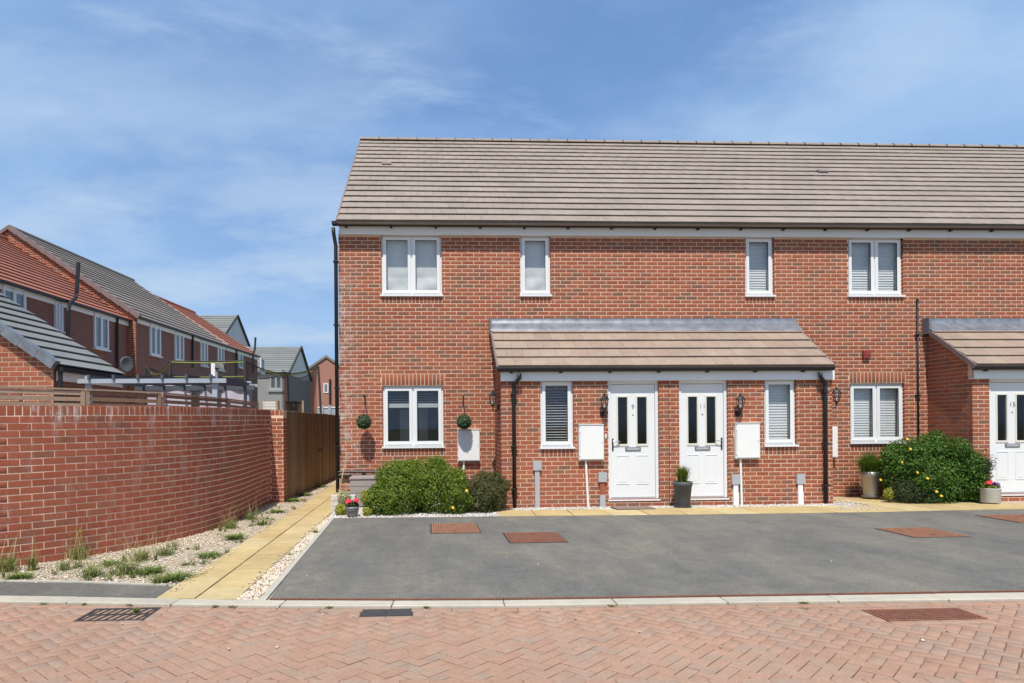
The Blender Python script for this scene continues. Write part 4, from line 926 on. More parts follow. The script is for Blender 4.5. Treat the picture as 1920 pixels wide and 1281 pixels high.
t = thing('slat_screen', 'small cream slatted screen above the brick pier', 'screen', (a.x, 0.5, 0))
for i in range(4): z = onY(505, 755+i*5.2, 0.5).z; MB().bar((a.x, 0.5, z), (b.x, 0.56, z), 0.02, 0.042).build('slat', 'cream_plastic', t)
for p_ in (a, b): MB().box(p_.x-0.02, p_.x+0.02, 0.53, 0.57, 0, onY(505, 750, 0.5).z).build('post', 'pale_wood', t)

FA, FB = Vector((PXB-0.03, PYF+0.30, 0)), onZ(630, 897); FB = FA + (FB-FA).normalized()*11.0; FH = 1.79
fd = (FB-FA).normalized(); fn = Vector((fd.y, -fd.x, 0))
fence = thing('board_fence', 'brown vertical board fence running back behind the brick pier', 'fence', tuple(FA))
m = MB()
for z in (0.3, 1.0, 1.6): m.bar(FA-fn*0.045+Vector((0, 0, z)), FB-fn*0.045+Vector((0, 0, z)), 0.04, 0.08)
m.build('rail', 'fence_wood', fence); pcs = []; k = 0; s = 0.0
while s < 10.9:
    w_ = 0.098; c = FA + fd*(s+w_/2) + fn*(0.004*random.uniform(-1, 1)); tw = random.uniform(0.03, 0.09); n2 = (fn + fd*-tw).normalized()
    pcs.append(((c.x, c.y, FH/2+random.uniform(-0.012, 0.012)), frame(n2), (w_+0.012, FH, 0.018))); s += w_
lay(pcs, fence, 'fence_wood', 'fence_board', 300, 0.003)

# ================================================================== BUILDINGS BEHIND
plain('far_glass', (0.19, 0.22, 0.25), 0.12, 0.05, 2, spec=0.6)
pv = ray(878, 797); U = Vector((pv.x, pv.y, 0)).normalized(); NN = Vector((U.y, -U.x, 0))
brick_tex('far_brick_shaded', U, (0.25, 0.09, 0.065), (0.19, 0.078, 0.06), (0.28, 0.20, 0.16))  # same brick as the ends, with the rear walls' shade put into the colour
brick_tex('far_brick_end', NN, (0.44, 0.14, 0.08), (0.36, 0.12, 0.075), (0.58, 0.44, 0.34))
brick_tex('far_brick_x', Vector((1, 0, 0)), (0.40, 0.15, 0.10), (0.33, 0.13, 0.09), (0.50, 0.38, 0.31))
def on_plane(px_, py_, K, n):
    d = ray(px_, py_); return CAM + d*((Vector(K)-CAM).dot(n)/d.dot(n))
def slope_courses(parent, E0, along, up, rows, g, width, mat, thick=0.02, lap=0.02, lift=0.036):
    """courses of roof tiles; E0 eaves start, along = eaves direction, up = unit vector up the slope"""
    n = along.cross(up).normalized(); xx = along
    if n.z < 0: n = -n; xx = -along
    thick = 0.018; tilt = lift/(g+lap); u2 = (up-n*tilt).normalized(); n2 = xx.cross(u2).normalized(); R = np.array([[xx[i], u2[i], n2[i]] for i in range(3)])
    pcs = []
    for r in range(rows):
        l = g+lap if r < rows-1 else g; c = E0 + along*(width/2) + up*(r*g+l/2) + n*(lift/2+0.004); pcs.append((tuple(c), R, (width, l, thick)))
    lay(pcs, parent, mat, 'tile_course', 300, 0.002)
def block(name, label, K, u, n, length, hd, ze, zr, tile, wins=(), gable_bricks=True, a0=0.0, ov=0.16, cap_mat='verge_cap', gauge=0.33, brick='brick', side='far_brick_shaded', end='far_brick_end', thick=0.022, gz0=1.5, ncap=0, pipes=(), gutterc='black_plastic'):
    thick = max(thick, 0.038)
    """K: foot of the near corner; rear wall runs along u, facing n; gable faces -u"""
    K = Vector((K[0], K[1], 0)); P = lambda a, b, z: K + u*a + n*b + Vector((0, 0, z)); L_ = length
    h = thing(name, label, 'house' if ze > 3 else 'outbuilding', tuple(P(a0, 0, 0)))
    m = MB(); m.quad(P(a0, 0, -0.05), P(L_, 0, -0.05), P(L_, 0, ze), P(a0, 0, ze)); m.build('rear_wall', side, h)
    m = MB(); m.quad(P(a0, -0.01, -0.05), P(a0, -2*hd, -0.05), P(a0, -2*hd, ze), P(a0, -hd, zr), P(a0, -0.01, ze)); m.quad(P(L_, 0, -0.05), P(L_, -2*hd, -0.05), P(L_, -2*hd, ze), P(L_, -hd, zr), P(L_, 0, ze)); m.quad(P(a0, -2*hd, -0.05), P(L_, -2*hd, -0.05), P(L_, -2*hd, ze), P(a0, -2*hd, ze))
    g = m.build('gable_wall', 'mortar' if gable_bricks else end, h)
    if gable_bricks:
        lim = lambda z: (-2*hd, 0.0) if z < ze else (-hd-hd*(zr-z)/(zr-ze), -hd+hd*(zr-z)/(zr-ze))
        lay(brick_rows(P(a0, 0, 0)-u*0.004, -u, -2*hd, 0.0, gz0, zr-0.05, lim=lim, depth=0.03), g, brick, 'brick', 300, 0.002, 'brickwork')
    run = hd+ov; up = (-n*hd + Vector((0, 0, zr-ze))).normalized(); E0 = P(a0-0.03, 0, ze+0.06) - up*(ov/ math.hypot(hd, zr-ze)*math.hypot(hd, zr-ze)); rl = math.hypot(hd, zr-ze)+ov
    up2 = (n*hd + Vector((0, 0, zr-ze))).normalized(); top = E0 + up*rl
    m = MB(); B = E0 + u*(L_-a0+0.06); m.quad(E0, B, B+up*rl, E0+up*rl); m.quad(E0+up*rl, B+up*rl, B+up*rl-up2*rl, E0+up*rl-up2*rl)
    r = m.build('roof', 'underlay', h); rows = max(3, round(rl/gauge))
    slope_courses(r, E0, u, up, rows, rl/rows, L_-a0+0.06, tile, thick)
    nn2 = u.cross(up2).normalized(); nn2 = nn2 if nn2.z > 0 else -nn2
    m = MB(); e2 = E0+up*rl-up2*rl+nn2*0.02; m.quad(e2, e2+u*(L_-a0+0.06), e2+u*(L_-a0+0.06)+up2*rl, e2+up2*rl); m.build('front_slope', tile, r)
    nu = u.cross(up).normalized(); nu = nu if nu.z > 0 else -nu
    m = MB(); m.tube([top+nu*0.02, top+nu*0.02+u*(L_-a0+0.06)], 0.09, 8); m.build('ridge', tile, r)
    if ncap:
        for j in range(ncap):
            m = MB(); a_ = E0-u*0.02+up*(rl*j/ncap)+nu*0.015; b_ = E0-u*0.02+up*(rl*(j+1)/ncap-0.006)+nu*0.035; m.bar(a_, b_, 0.13, 0.15, nu); m.build('verge_cap', cap_mat, r)
        m = MB(); m.bar(E0-u*0.02+up*rl+nu*0.02, E0-u*0.02+up*rl-up2*rl+nn2*0.02, 0.10, 0.1, nn2); m.build('verge_cap', cap_mat, r)
    m = MB(); m.bar(P(a0+0.05, 0.02, ze-0.10), P(L_, 0.02, ze-0.10), 0.03, 0.19); m.build('fascia', 'fascia_white', h)
    m = MB(); m.bar(P(a0-0.03, 0.10, ze-0.02), P(L_+0.05, 0.10, ze-0.02), 0.11, 0.07); m.build('gutter', gutterc, h)
    for pa, pb, yt, ybm, sp in wins:
        A, B_ = on_plane(pa, (yt+ybm)/2, K, n), on_plane(pb, (yt+ybm)/2, K, n); zt_ = on_plane((pa+pb)/2, yt, K, n).z; zb = on_plane((pa+pb)/2, ybm, K, n).z
        aa, ab = (A-K).dot(u), (B_-K).dot(u); fw = 0.07
        m = MB()
        for q0, q1, y0_, y1_ in ((aa, ab, zt_-fw, zt_), (aa, ab, zb, zb+fw), (aa, aa+fw, zb+fw, zt_-fw), (ab-fw, ab, zb+fw, zt_-fw)) + ((((aa+ab)/2-0.05, (aa+ab)/2+0.05, zb+fw, zt_-fw),) if sp else ()):
            m.obox(P((q0+q1)/2, 0.03, (y0_+y1_)/2), u, n, (0, 0, 1), q1-q0, 0.06, y1_-y0_)
        m.obox(P((aa+ab)/2, 0.05, zb-0.02), u, n, (0, 0, 1), ab-aa+0.06, 0.12, 0.04)
        w = m.build('window', 'white_plastic', h)
        m = MB(); m.obox(P((aa+ab)/2, 0.012, (zb+zt_)/2), u, n, (0, 0, 1), ab-aa-fw, 0.02, zt_-zb-fw); m.build('pane', 'far_glass', w)
    for pl in pipes:
        px_, y0_, y1_ = pl; t0 = on_plane(px_, y0_, K+n*0.06, n); t1 = on_plane(px_, y1_, K+n*0.06, n); m = MB(); m.tube([t0, t1], 0.04, 8); m.build('downpipe', 'black_plastic', h)
    return h, P, K
ZE = 5.2
K2 = onZ(255, 594, ZE); K1 = onZ(226, 586, ZE); E2 = onZ(437, 648.5, ZE); E3 = onZ(503, 668, ZE)
L2 = (E2-K2).dot(U); o2 = (Vector((K1.x, K1.y, 0))-Vector((K2.x, K2.y, 0))).dot(NN)
K1f = Vector((K2.x, K2.y, 0)) + NN*(o2-0.20)
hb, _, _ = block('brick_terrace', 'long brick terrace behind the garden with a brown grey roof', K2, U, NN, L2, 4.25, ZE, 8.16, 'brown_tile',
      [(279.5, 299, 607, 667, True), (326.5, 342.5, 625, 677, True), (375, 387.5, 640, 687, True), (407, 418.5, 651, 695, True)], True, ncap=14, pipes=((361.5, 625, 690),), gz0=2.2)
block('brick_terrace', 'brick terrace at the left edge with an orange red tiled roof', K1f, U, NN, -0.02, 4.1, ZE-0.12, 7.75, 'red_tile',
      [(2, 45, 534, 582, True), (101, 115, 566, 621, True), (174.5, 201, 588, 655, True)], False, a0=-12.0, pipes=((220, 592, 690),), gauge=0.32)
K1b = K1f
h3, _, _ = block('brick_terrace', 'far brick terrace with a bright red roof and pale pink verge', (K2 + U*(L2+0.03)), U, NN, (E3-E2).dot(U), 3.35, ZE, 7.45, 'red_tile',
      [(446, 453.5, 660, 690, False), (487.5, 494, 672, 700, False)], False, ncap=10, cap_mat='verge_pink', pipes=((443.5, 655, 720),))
# soil vent pipes and dish
def vent(pts_px, K, off, label, r=0.055):
    pts = [on_plane(a, b, Vector((K.x, K.y, 0))+NN*off, NN) for a, b in pts_px]
    return MB().tube(pts, r, 10).build('soil_pipe', 'black_plastic', None, label=label, cat='pipe', loc=tuple(pts[0]))
vent([(127, 660), (128, 583), (131, 569), (142, 558), (144, 545), (147, 492)], K1f, 0.22, 'black soil pipe rising above the orange red roof')
vent([(474.5, 700), (474.5, 664), (478, 655), (479, 633)], K2 + U*(L2+0.03), 0.22, 'short black vent pipe on the farthest red roof')
dc = on_plane(236, 684, K1f + NN*0.45, NN); fc = (CAM - dc); fc.z = 1.2; fc = (fc.normalized() + NN*1.0).normalized()
t = thing('satellite_dish', 'grey satellite dish on the wall above the pergola', 'satellite dish', tuple(dc)); m = MB()
prof = [(0.02, 0.0), (0.10, 0.012), (0.20, 0.045), (0.235, 0.065), (0.24, 0.068), (0.19, 0.052), (0.1, 0.024), (0.02, 0.012)]; m.lathe(prof, dc, 20, 1.0, 1.1); o = m.build('reflector', 'dish_grey', t, True, loc=tuple(dc))
o.rotation_euler = fc.to_track_quat('Z', 'Y').to_euler()
MB().tube([dc, dc - NN*0.25, dc - NN*0.45 - Vector((0, 0, 0.05))], 0.02, 8).build('mount', 'dish_grey', t); MB().tube([dc-Vector((0, 0, 0.25)), dc+fc*0.38-Vector((0, 0, 0.1))], 0.012, 6).build('arm', 'dish_grey', t)

# small outbuilding with grey tiles
KO = onZ(101, 690, 2.42); KO2 = onZ(236, 703, 2.42)
ho, PO, _ = block('brick_outbuilding', 'small brick outbuilding with a pale grey tiled roof and lead verge', KO, U, NN, 2.05, 2.6, 2.42, 4.15, 'grey_tile', (), True, ncap=10, cap_mat='lead', gauge=0.30, thick=0.032, ov=0.06, gz0=0.8)
MB().tube([PO(0.02, 0.09, 2.38), PO(0.02, 0.07, 0.0)], 0.034, 8).build('downpipe', 'black_plastic', ho)

# far houses with the ridge across the view
def far_house(name, label, xa, xb, yf, depth, ze, zr, wallm, roofm, wins=(), quoin=None):
    h = thing(name, label, 'house', (xa, yf, 0)); ym = yf+depth/2
    m = MB(); m.quad((xa, yf, 0), (xb, yf, 0), (xb, yf, ze), (xa, yf, ze)); m.quad((xb, yf, 0), (xb, yf+depth, 0), (xb, yf+depth, ze), (xb, ym, zr), (xb, yf, ze)); m.quad((xa, yf, 0), (xa, yf+depth, 0), (xa, yf+depth, ze), (xa, ym, zr), (xa, yf, ze)); m.quad((xa, yf+depth, 0), (xb, yf+depth, 0), (xb, yf+depth, ze), (xa, yf+depth, ze)); m.build('wall', wallm, h)
    up = Vector((0, depth/2, zr-ze)).normalized(); rl = math.hypot(depth/2, zr-ze)+0.25; E0 = Vector((xa-0.1, yf, ze+0.06))-up*0.25; w = xb-xa+0.2
    m = MB(); m.quad(E0, E0+Vector((w, 0, 0)), E0+up*rl+Vector((w, 0, 0)), E0+up*rl); R_ = E0+up*rl; dn = Vector((0, up.y, -up.z)); m.quad(R_, R_+Vector((w, 0, 0)), R_+dn*rl+Vector((w, 0, 0)), R_+dn*rl); r = m.build('roof', 'underlay', h)
    rows = round(rl/0.36); slope_courses(r, E0, Vector((1, 0, 0)), up, rows, rl/rows, w, roofm, 0.03)
    m = MB(); m.bar((xb+0.1, E0.y, E0.z), R_+Vector((w, 0, 0)), 0.08, 0.14); m.bar(R_+Vector((w, 0, 0)), R_+dn*rl+Vector((w, 0, 0)), 0.08, 0.14); m.build('bargeboard', 'iron_dark', r)
    for a, b, c, d in wins:
        m = MB(); f = 0.09
        for q0, q1, z0, z1 in ((a, b, d-f, d), (a, b, c, c+f), (a, a+f, c+f, d-f), (b-f, b, c+f, d-f), ((a+b)/2-0.06, (a+b)/2+0.06, c+f, d-f)): m.box(q0, q1, yf-0.05, yf, z0, z1)
        m.box(a-0.1, b+0.1, yf-0.10, yf-0.001, c-0.15, c); w_ = m.build('window', 'white_plastic', h); MB().box(a+f, b-f, yf-0.02, yf-0.005, c+f, d-f).build('pane', 'far_glass', w_)
    return h
YB = 30.0; a, b = onY(478, 700, YB), onY(541, 700, YB); wa, wb = onY(506, 706, YB), onY(529, 730, YB)
zrB = onY(563, 652, YB+4).z
hB = far_house('rendered_house', 'pale rendered house with a grey roof seen behind the trampoline', a.x-1.5, b.x, YB, 8.0, onY(520, 698, YB).z, zrB, 'render_wall', 'grey_tile', [(wa.x, wb.x, wb.z, wa.z)])
m = MB(); m.box(b.x-0.28, b.x+0.01, YB-0.03, YB+0.01, 0, onY(541, 700, YB).z); m.build('brick_quoin', 'far_brick_x', hB)
YA = 36.0; a, b = onY(380, 600, YA+4), onY(444, 600, YA+4)
far_house('rendered_house', 'grey roofed gable just showing over the far red roof', a.x, b.x, YA, 8.0, onY(440, 636, YA).z, onY(444, 593, YA+4).z, 'render_wall', 'grey_tile')
YC = 46.0; cx = onY(612, 671, YC).x; zc = onY(612, 671, YC).z; hw = 3.4; ze_ = zc-hw*0.68
t = thing('gabled_brick_house', 'distant brick gable end with one small white window', 'house', (cx, YC, 0)); m = MB()
m.quad((cx-hw, YC, 0), (cx+hw, YC, 0), (cx+hw, YC, ze_), (cx, YC, zc), (cx-hw, YC, ze_))
for s in (-1, 1): m.quad((cx+s*hw, YC, 0), (cx+s*hw, YC+8, 0), (cx+s*hw, YC+8, ze_), (cx+s*hw, YC, ze_))
m.build('wall', 'far_brick_x', t); m = MB()
for s in (-1, 1): m.prism([(cx, YC-0.12, zc+0.02), (cx+s*(hw+0.3), YC-0.12, ze_-0.2), (cx+s*(hw+0.3), YC-0.12, ze_+0.0), (cx, YC-0.12, zc+0.24)], (0, 8.2, 0))
m.build('roof', 'brown_tile', t); a, b = onY(606.5, 719, YC), onY(616, 737, YC); m = MB(); f = 0.09
for q0, q1, z0, z1 in ((a.x, b.x, a.z-f, a.z), (a.x, b.x, b.z, b.z+f), (a.x, a.x+f, b.z+f, a.z-f), (b.x-f, b.x, b.z+f, a.z-f)): m.box(q0, q1, YC-0.05, YC, z0, z1)
w_ = m.build('window', 'white_plastic', t); MB().box(a.x+f, b.x-f, YC-0.02, YC-0.004, b.z+f, a.z-f).build('pane', 'far_glass', w_)
p0, p1 = onY(619, 711, YC-0.1), onY(619, 762, YC-0.1); MB().tube([p0, p1], 0.09, 8).build('downpipe', 'black_plastic', t)

# ================================================================== BACK GARDEN THINGS
TC = onY(436, 800, 4.2); TR = 2.12; tr = thing('trampoline', 'large trampoline with dark sagging safety net and lime edging', 'trampoline', (TC.x, TC.y, 0))
angs = [math.radians(a) for a in (180, 248, 293, 4, 62, 120)]; TZ = 2.95
tops = [Vector((TC.x+TR*math.cos(a), TC.y+TR*math.sin(a), TZ + (0.05 if i in (0, 3) else 0.0))) for i, a in enumerate(angs)]
for i, (a, tp) in enumerate(zip(angs, tops)):
    dr = Vector((math.cos(a), math.sin(a), 0)); MB().tube([Vector((TC.x, TC.y, 0))+dr*(TR+0.03), Vector((TC.x, TC.y, 0.95))+dr*(TR+0.05), Vector((TC.x, TC.y, 2.0))+dr*(TR+0.05), tp], [0.03, 0.03, 0.03, 0.027], 8).build('pole', 'iron_dark', tr)
V = []; F_ = []; edge = []; ns = 14; sag = [0.22, 0.02, 0.24, 0.2, 0.15, 0.15]
for i in range(6):
    a0_, a1_ = angs[i], angs[(i+1) % 6] + (2*math.pi if i == 5 else 0)
    if i == 2: a1_ = angs[3] + 2*math.pi
    if a1_ < a0_: a1_ += 2*math.pi
    for k in range(ns+1):
        f = k/ns; tp = tops[i].lerp(tops[(i+1) % 6], f); tp.z -= sag[i]*4*f*(1-f); a = a0_+(a1_-a0_)*f
        bt = Vector((TC.x+(TR-0.05)*math.cos(a), TC.y+(TR-0.05)*math.sin(a), 0.9)); md = tp.lerp(bt, 0.5); inw = (Vector((TC.x, TC.y, md.z))-md)*0.05; md += inw
        V += [tuple(tp), tuple(md), tuple(bt)]; edge.append((i, tp.copy(), bt))
for i in range(6):
    for k in range(ns):
        b = (i*(ns+1)+k)*3; F_ += [(b, b+1, b+4, b+3), (b+1, b+2, b+5, b+4)]
m = MB(); m.add(V, F_); m.build('net', 'net', tr, True)
for q in range(2):
    m = MB(); V = []; nn_ = 10
    for k in range(nn_+1):
        a = math.radians(-42+44*k/nn_); rr = TR-0.06-0.05*q+0.03*math.sin(k*2.1+q)
        for f in (0, 0.5, 1): V.append((TC.x+(rr+0.03*f*math.sin(5*k))*math.cos(a), TC.y+rr*math.sin(a), 2.80-0.25*math.sin(math.pi*k/nn_)*(1-q*0.2)+0.16*(k/nn_)**3-f*1.95))
    m.add(V, [(k*3+j, k*3+j+1, k*3+j+4, k*3+j+3) for k in range(nn_) for j in range(2)]); m.build('net_door', 'net', tr, True)
m = MB(); m2 = MB()
for i in range(6):
    e = [x for x in edge if x[0] == i]
    m.tube([x[1] for x in e], 0.014, 6)
    if i < 3: m2.tube([x[1]-Vector((0, 0, 0.03)) for x in e[(3 if i != 1 else 0):]], 0.010, 6)
    if i == 1: m2.tube([x[1].lerp(x[2], 0.17) for x in e], 0.007, 6)
m.build('top_rope', 'iron_dark', tr); m2.build('edging_strap', 'strap_lime', tr)
m = MB(); m.lathe([(TR-0.3, 0.86), (TR+0.1, 0.86), (TR+0.1, 0.92), (TR-0.3, 0.92)], (TC.x, TC.y, 0), 32); m.build('bed', 'iron_dark', tr)

pg = thing('pergola', 'grey painted timber pergola behind the garden wall', 'pergola', tuple(onZ(166, 950)))
YP = -1.9
def post(px_, y, ztop, w=0.08): p = onY(px_, 760, y); MB().box(p.x-w/2, p.x+w/2, y-w/2, y+w/2, 0, ztop).build('post', 'pergola_grey', pg); return p
zb = onY(290, 715, YP).z; p1 = post(166.5, YP, zb+0.09); p2 = post(404, YP, onY(404, 697, YP).z); p3 = post(468, YP+2.4, onY(468, 715, YP+2.4).z)
MB().box(onY(151, 715, YP).x, onY(427, 715, YP).x, YP-0.10, YP-0.055, zb-0.035, zb+0.035).build('beam', 'pergola_grey', pg)
z3 = onY(468, 724, YP+2.4).z; MB().box(onY(440, 724, YP+2.3).x, onY(484, 724, YP+2.3).x, YP+2.27, YP+2.315, z3-0.025, z3+0.03).build('beam', 'pergola_grey', pg)
MB().box(p2.x-0.045, p2.x+0.02, YP-0.07, YP-0.041, onY(404, 706, YP).z, onY(404, 682, YP).z).build('lamp_stub', 'white_plastic', pg)
for k in range(6):
    xx = p1.x + 0.06 + (p2.x-p1.x-0.1)*k/5; MB().bar((xx, YP-0.13, zb+0.06), (xx, YP+2.2, zb+0.06), 0.04, 0.08).build('rafter', 'pergola_dark', pg)
MB().bar((p1.x-0.1, YP+2.0, zb+0.0), (p3.x+0.2, YP+2.0, zb), 0.05, 0.09).build('beam', 'pergola_dark', pg)
MB().bar((p2.x, YP, zb-0.02), (p3.x, YP+2.4, z3+0.02), 0.045, 0.08).build('beam', 'pergola_dark', pg)
t = thing('floodlight', 'small black floodlight on top of the pergola post', 'floodlight', tuple(onY(413, 686, YP-0.08))); a, b = onY(406, 682, YP-0.1), onY(423, 692, YP-0.1)
m = MB(); m.prism([(a.x, YP-0.18, b.z+0.02), (b.x, YP-0.18, b.z-0.01), (b.x-0.03, YP-0.12, a.z), (a.x, YP-0.12, a.z+0.01)], (0, 0.05, 0)); m.build('head', 'black_plastic', t); MB().box(a.x-0.02, a.x+0.03, YP-0.13, YP-0.06, b.z, b.z+0.03).build('bracket', 'black_plastic', t)
for k, (pa, pb, lab) in enumerate(((275, 359, 'left lilac white canvas screen under the pergola beam'), (372, 399, 'narrow lilac canvas screen beside the pergola post'), (413, 458, 'right lilac canvas screen hung with a string of bulbs'))):
    Y = YP+2.0; a, b = onY(pa, 724, Y), onY(pb, 724, Y); t = thing('canvas_screen', lab, 'screen', (a.x, Y, 0), 'canvas screens in the back garden')
    nx = 16; V = []
    for i in range(nx+1):
        u = i/nx; X = a.x+(b.x-a.x)*u; dy = 0.02*math.sin(u*7+k)
        V += [(X, Y+dy, a.z-0.02-0.02*math.sin(math.pi*u)), (X, Y+dy*1.3, 0.9)]
    m = MB(); m.add(V, [(2*i, 2*i+2, 2*i+3, 2*i+1) for i in range(nx)]); m.build('canvas', 'canvas', t, True); MB().box(a.x, b.x, Y-0.02, Y+0.01, a.z-0.03, a.z+0.012).build('rail', 'lilac_white', t)
    for X in (a.x, b.x): MB().box(X-0.012, X+0.012, Y-0.012, Y+0.02, 0, a.z).build('stake', 'pergola_dark', t)
a, b = onY(416, 724, YP+2.43), onY(457, 724, YP+2.43); t = thing('string_lights', 'looped string of small white bulbs between pergola posts', 'string lights', tuple(a)); pts = []
for i in range(17): u = i/16; pts.append(Vector((a.x+(b.x-a.x)*u, YP+2.43, a.z-0.16*4*u*(1-u))))
MB().tube(pts, 0.006, 6).build('cable', 'black_plastic', t)
for p in pts[::1]: MB().lathe([(0.002, -0.028), (0.010, -0.02), (0.010, -0.008), (0.005, 0)], p, 8).build('bulb', 'bulb' if int(p.x*100) % 2 else 'black_plastic', t)
YT = 3.2
a, b = onY(534, 753, YT), onY(571, 771, YT); t = thing('timber_screen', 'dark brown timber box with pale posts above the board fence', 'screen', (a.x, YT, 0))
MB().box(a.x+0.02, b.x-0.06, YT+0.02, YT+0.06, 0.9, a.z-0.02).build('panel', 'shutter_dark', t); MB().box(a.x, b.x, YT, YT+0.08, a.z-0.02, a.z+0.01).build('rail', 'shutter_dark', t)
for X in (a.x-0.16, b.x-0.04): MB().box(X-0.02, X+0.03, YT-0.02, YT+0.03, 0, a.z+0.02).build('post', 'pale_wood', t)
MB().box((a.x+b.x)/2-0.03, (a.x+b.x)/2-0.01, YT, YT+0.02, a.z-0.14, a.z-0.04).build('bracket', 'cane', t)
Y = 10.5; t = thing('far_garden_fence', 'pale grey fence top between the board fence and terrace', 'fence', tuple(onY(604, 800, Y))); za = onY(615, 764, Y).z
MB().box(onY(596, 770, Y).x, onY(640, 770, Y).x, Y, Y+0.03, 0, za-0.02).build('panel', 'pergola_grey', t); MB().box(onY(596, 770, Y).x, onY(640, 770, Y).x, Y-0.02, Y+0.05, za-0.02, za+0.02).build('rail', 'fascia_white', t)
for px_ in (604, 618): X = onY(px_, 770, Y).x; MB().box(X-0.05, X+0.05, Y-0.05, Y+0.05, 0, za+0.08).build('post', 'pergola_grey', t)

# ================================================================== FIXTURES ON THE WALLS
def meter_box(px0, py0, px1, py1, Y, label, pipe=None):
    a, b = onY(px0, py0, Y-0.1), onY(px1, py1, Y-0.1); t = thing('meter_box', label, 'meter box', ((a.x+b.x)/2, Y, b.z), 'meter boxes on the terrace walls'); D = 0.10
    MB().box(a.x, b.x, Y-D+0.012, Y-0.001, b.z, a.z).build('casing', 'box_white', t)
    d = MB().box(a.x+0.018, b.x-0.012, Y-D, Y-D+0.012, b.z+0.02, a.z-0.02).build('lid', 'box_white', t)
    MB().box(a.x-0.006, b.x+0.006, Y-D-0.004, Y-0.002, a.z, a.z+0.012).build('rain_lip', 'box_white', t)
    MB().box(b.x-0.045, b.x-0.03, Y-D-0.004, Y-D, (a.z+b.z)/2-0.01, (a.z+b.z)/2+0.01).build('lock', 'grey_plastic', d)
    for zz in (b.z+0.10, a.z-0.10): MB().box(a.x+0.004, a.x+0.020, Y-D-0.003, Y-D+0.011, zz-0.022, zz+0.022).build('hinge', 'fascia_white', t)
    MB().box(a.x+0.012, b.x-0.006, Y-D+0.006, Y-D+0.0125, b.z+0.014, a.z-0.014).build('seal', 'grey_plastic', t)
    if pipe:
        p = onY(pipe[0], pipe[1], Y-0.03); q_ = onY(pipe[2], pipe[1], Y-0.03); MB().tube([(p.x, Y-0.03, b.z), (q_.x, Y-0.03, max(0.0, p.z))], 0.021, 8).build('pipe', 'box_white', t)
meter_box(858, 806, 900, 865, 0, 'white meter box shaded by the right topiary ball', (870, 940, 870))
meter_box(1086, 797, 1133, 863, PY, 'white meter box between the open slatted window and door 9', (1099, 954, 1103))
meter_box(1380, 794, 1426, 860, PY, 'white meter box between door 11 and the closed slatted window', (1389, 950, 1391))
a, b = onY(1563, 800, -0.12), onY(1571, 858, -0.12); t = thing('meter_box', 'narrow edge of a white meter box past the porch corner', 'meter box', (a.x, 0, b.z), 'meter boxes on the terrace walls')
MB().box(a.x-0.3, b.x, -0.12, -0.001, b.z, a.z).build('casing', 'box_white', t); MB().box(a.x-0.29, b.x-0.012, -0.132, -0.12, b.z+0.015, a.z-0.015).build('lid', 'box_white', t)
def cable_box(px, y0, y1, ybot, label, duct='grey_plastic', foot=None):
    a = onY(px, y0, PY-0.05); b = onY(px, y1, PY-0.05); h = 0.075; t = thing('cable_box', label, 'cable box', (a.x, PY, 0), 'grey cable entry boxes')
    MB().box(a.x-h, a.x+h, PY-0.055, PY-0.001, b.z, a.z).build('cover', 'grey_plastic', t); zb = max(0.0, onY(px, ybot, PY-0.03).z)
    MB().box(a.x-0.042, a.x+0.042, PY-0.035, PY-0.001, zb if not foot else 0.22, b.z).build('duct', duct, t)
    if foot: MB().box(a.x-0.048, a.x+0.048, PY-0.045, PY-0.001, 0.0, 0.22).build('duct_foot', foot, t)
cable_box(1007.5, 864, 882, 953, 'grey cable box with a full length grey duct under the left porch window', 'grey_plastic')
cable_box(1130, 886, 904, 952, 'grey cable box just left of door 9', 'brick', 'grey_plastic')
cable_box(1380.5, 890, 908, 948, 'grey cable box just right of door 11', 'fascia_white', 'fascia_white')
cable_box(1502, 889, 907, 946, 'grey cable box beside the right porch downpipe', 'fascia_white', 'fascia_white')
for px, py, lab in ((1135.5, 818, 'small white bell push left of door 9'), (1376, 815, 'small white bell push right of door 11')):
    p = onY(px, py, PY); t = thing('bell_push', lab, 'doorbell', tuple(p)); MB().box(p.x-0.015, p.x+0.015, PY-0.02, PY-0.001, p.z-0.04, p.z+0.04).build('case', 'cream_plastic', t); MB().box(p.x-0.007, p.x+0.007, PY-0.025, PY-0.02, p.z-0.01, p.z+0.01).build('button', 'cream_plastic', t)
p = onY(1622.5, 665, 0); t = thing('alarm_box', 'small dark red alarm box high on the brick wall', 'alarm', tuple(p)); MB().box(p.x-0.07, p.x+0.07, -0.06, -0.001, p.z-0.075, p.z+0.075).build('cover', 'alarm_red', t); MB().box(p.x-0.06, p.x+0.06, -0.066, -0.06, p.z-0.02, p.z+0.065).build('front_panel', 'alarm_red', t)
